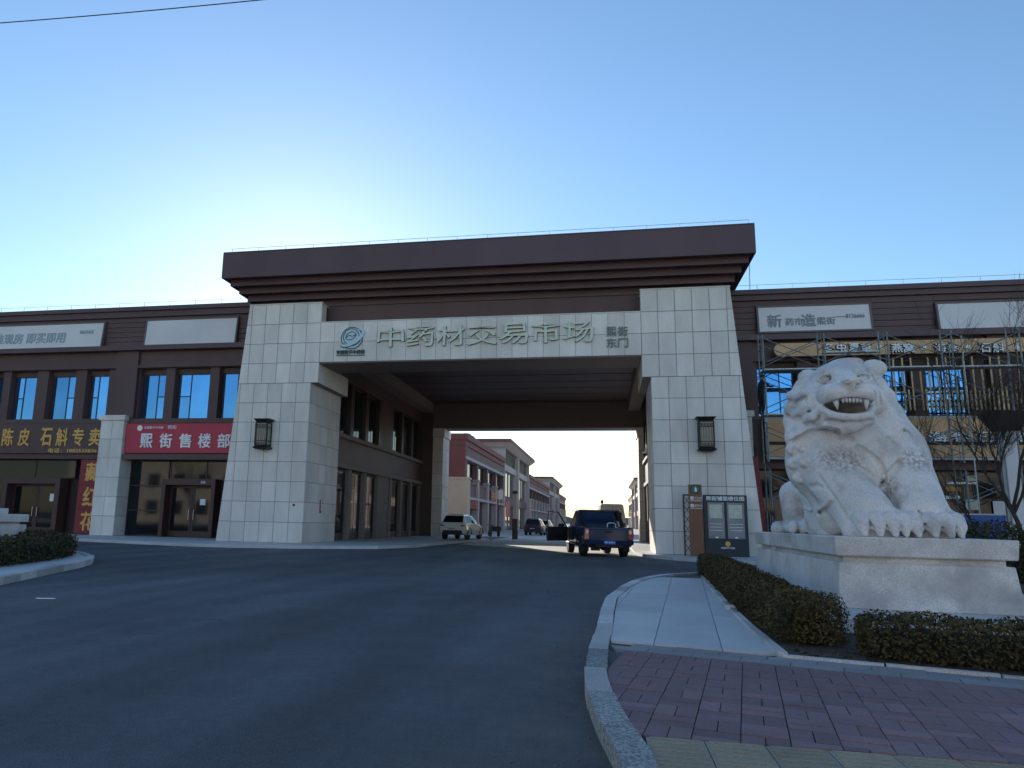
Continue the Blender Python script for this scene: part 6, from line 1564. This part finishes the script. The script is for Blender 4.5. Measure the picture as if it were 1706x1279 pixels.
text('熙街铺面楼位图', M['white_letter'], t, (x0+.1, YN-.091, at(1200, 834, YN).z), .17, x1-x0-.2, ext=.012, bold=.022)
zc_ = at(1211, 906, YN).z
MB().prism([(xm+.03+.10*math.cos(a*math.pi/10), zc_+.10*math.sin(a*math.pi/10)) for a in range(20)], 'y', YN-.102, YN-.091).build('seal', M['gold'], t)
text('安国数字中药都', M['white_letter'], t, (xm-.22, YN-.091, at(1211, 914, YN).z), .06, .5, ext=.006, bold=.022)
t = thing('lattice_gate', 'narrow dark metal lattice barrier standing left of the totem sign', 'barrier', (3.0, 30.35, PZ))
x0, x1 = at(1141, 900, 30.35).x, at(1152, 900, 30.35).x; zt_ = at(1143, 823, 30.35).z
for x in (x0, x1): MB().box(x-.03, x+.03, 30.32, 30.38, PZ, zt_).build('post', M['board_teal'], t)
n = 6
for k in range(n):
    a, b = PZ+.1+(zt_-PZ-.15)*k/n, PZ+.1+(zt_-PZ-.15)*(k+1)/n
    MB().tube([(x0, 30.34, a), (x1, 30.34, b)], .012, 5).build('bar', M['board_teal'], t); MB().tube([(x1, 30.36, a), (x0, 30.36, b)], .012, 5).build('bar', M['board_teal'], t)
MB().box(x0, x1, 30.325, 30.375, zt_-.06, zt_).build('top_rail', M['board_teal'], t)
# small fixtures of the gate
sx_ = GX-XI-.03
t = thing('fire_notice', 'small red and white upright sticker on the inner face of the left pier', 'sticker', (GX-XI, 33, 1.6))
pz1, pz0 = 2.05, 1.45; MB().box(GX-XI+.001, GX-XI+.012, 32.85, 33.15, pz0, pz1).build('panel', M['red_sign'], t)
MB().box(GX-XI+.013, GX-XI+.016, 33.02, 33.12, pz0+.12, pz1-.02).build('stripe', M['white_letter'], t)
p = at(488, 841, 30.9); tag(MB().prism([(p.x+.06*math.cos(a*math.pi/8), p.z+.06*math.sin(a*math.pi/8)) for a in range(16)], 'y', GY-.012, GY-.003).build('round_sticker', M['red_panel']), 'tiny dark red round sticker on the left pier front', 'sticker')
t = thing('security_camera', 'dome camera on a white bracket inside the passage on the right', 'camera', (2.3, 41, 5.0))
MB().tube([(2.7, 41, 5.25), (2.15, 41, 5.25), (2.15, 41, 5.12)], .04, 8).build('bracket', M['white_letter'], t)
MB().lathe([(.02, .14), (.14, .12), (.15, 0), (.02, -.0)], (2.15, 41, 5.0), 14).build('housing', M['white_letter'], t, smooth=False)
MB().ell((2.15, 41, 4.99), (.12, .12, .12), 12, 8).build('dome', M['trim'], t, smooth=True)
text('熙', M['white_letter'], G, (at(729, 806, 52.9).x, 52.955, at(729, 806, 52.9).z), .62, .3, ext=.03, bold=.022, name='letter')
text('街', M['white_letter'], G, (at(732, 814, 52.9).x, 52.955, at(732, 818, 52.9).z), .48, .3, ext=.03, bold=.022, name='letter')
# overhead cable
a, b = at(0, 38, 20), at(430, 0, 20); d = (b-a)
pts = [a+d*u+Vector((0, 0, -.9*(.25-(u-.5)**2)*.15)) for u in [k/24*4-1.5 for k in range(25)]]
tag(MB().tube(pts, .018, 6).build('overhead_cable', M['wire']), 'thin dark cable crossing the sky at the upper left', 'cable')

# ---------------------------------------------------------------- the other side of the road, seen mirrored in the shop glass
M['pale_wall'] = pm('pale_wall', (.74, .66, .55), .8, var=.06, var2=.08)
MB().prism([(-90, -14), (90, -14), (90, -60), (-90, -60)], 'z', .0005, .12).build('far_pavement', M['concrete'], kind='structure')
for i, (x0, x1, h) in enumerate(((-78, -34, 9.5), (-33, 4, 12.0), (5, 40, 9.0), (41, 80, 11))):
    T = thing('roadside_building', 'pale sunlit roadside building across the road from the gate, '+('far left', 'opposite the gate', 'right of the middle', 'far right')[i], 'building', ((x0+x1)/2, -30, .12), 'buildings across the road')
    Wl = MB().box(x0, x1, -40, -27, .121, h).build('wall', M['pale_wall'], T)
    MB().box(x0-.3, x1+.3, -40.2, -26.6, h+.001, h+.5).build('roof', M['concrete'], T)
    for k in range(int((x1-x0)/4)):
        for z in (1.2, 5.0):
            x = x0+1.2+k*4; f = MB().box(x, x+1.9, -26.99, -26.93, z, z+2.0).build('window', M['frame'], Wl); MB().box(x+.1, x+1.8, -26.93, -26.915, z+.1, z+1.9).build('pane', M['darkpane'], f)
for i, x in enumerate((-52, -37, -24, -9, 12, 27, 44)):
    bare_tree('bare roadside tree across the road, '+('first', 'second', 'third', 'fourth', 'fifth', 'sixth', 'seventh')[i]+' from the left', (x, -19-(i % 3)*1.5, .12), 8.5, 40+i, spread=.5, depth=4, r0=.16, group='trees across the road')
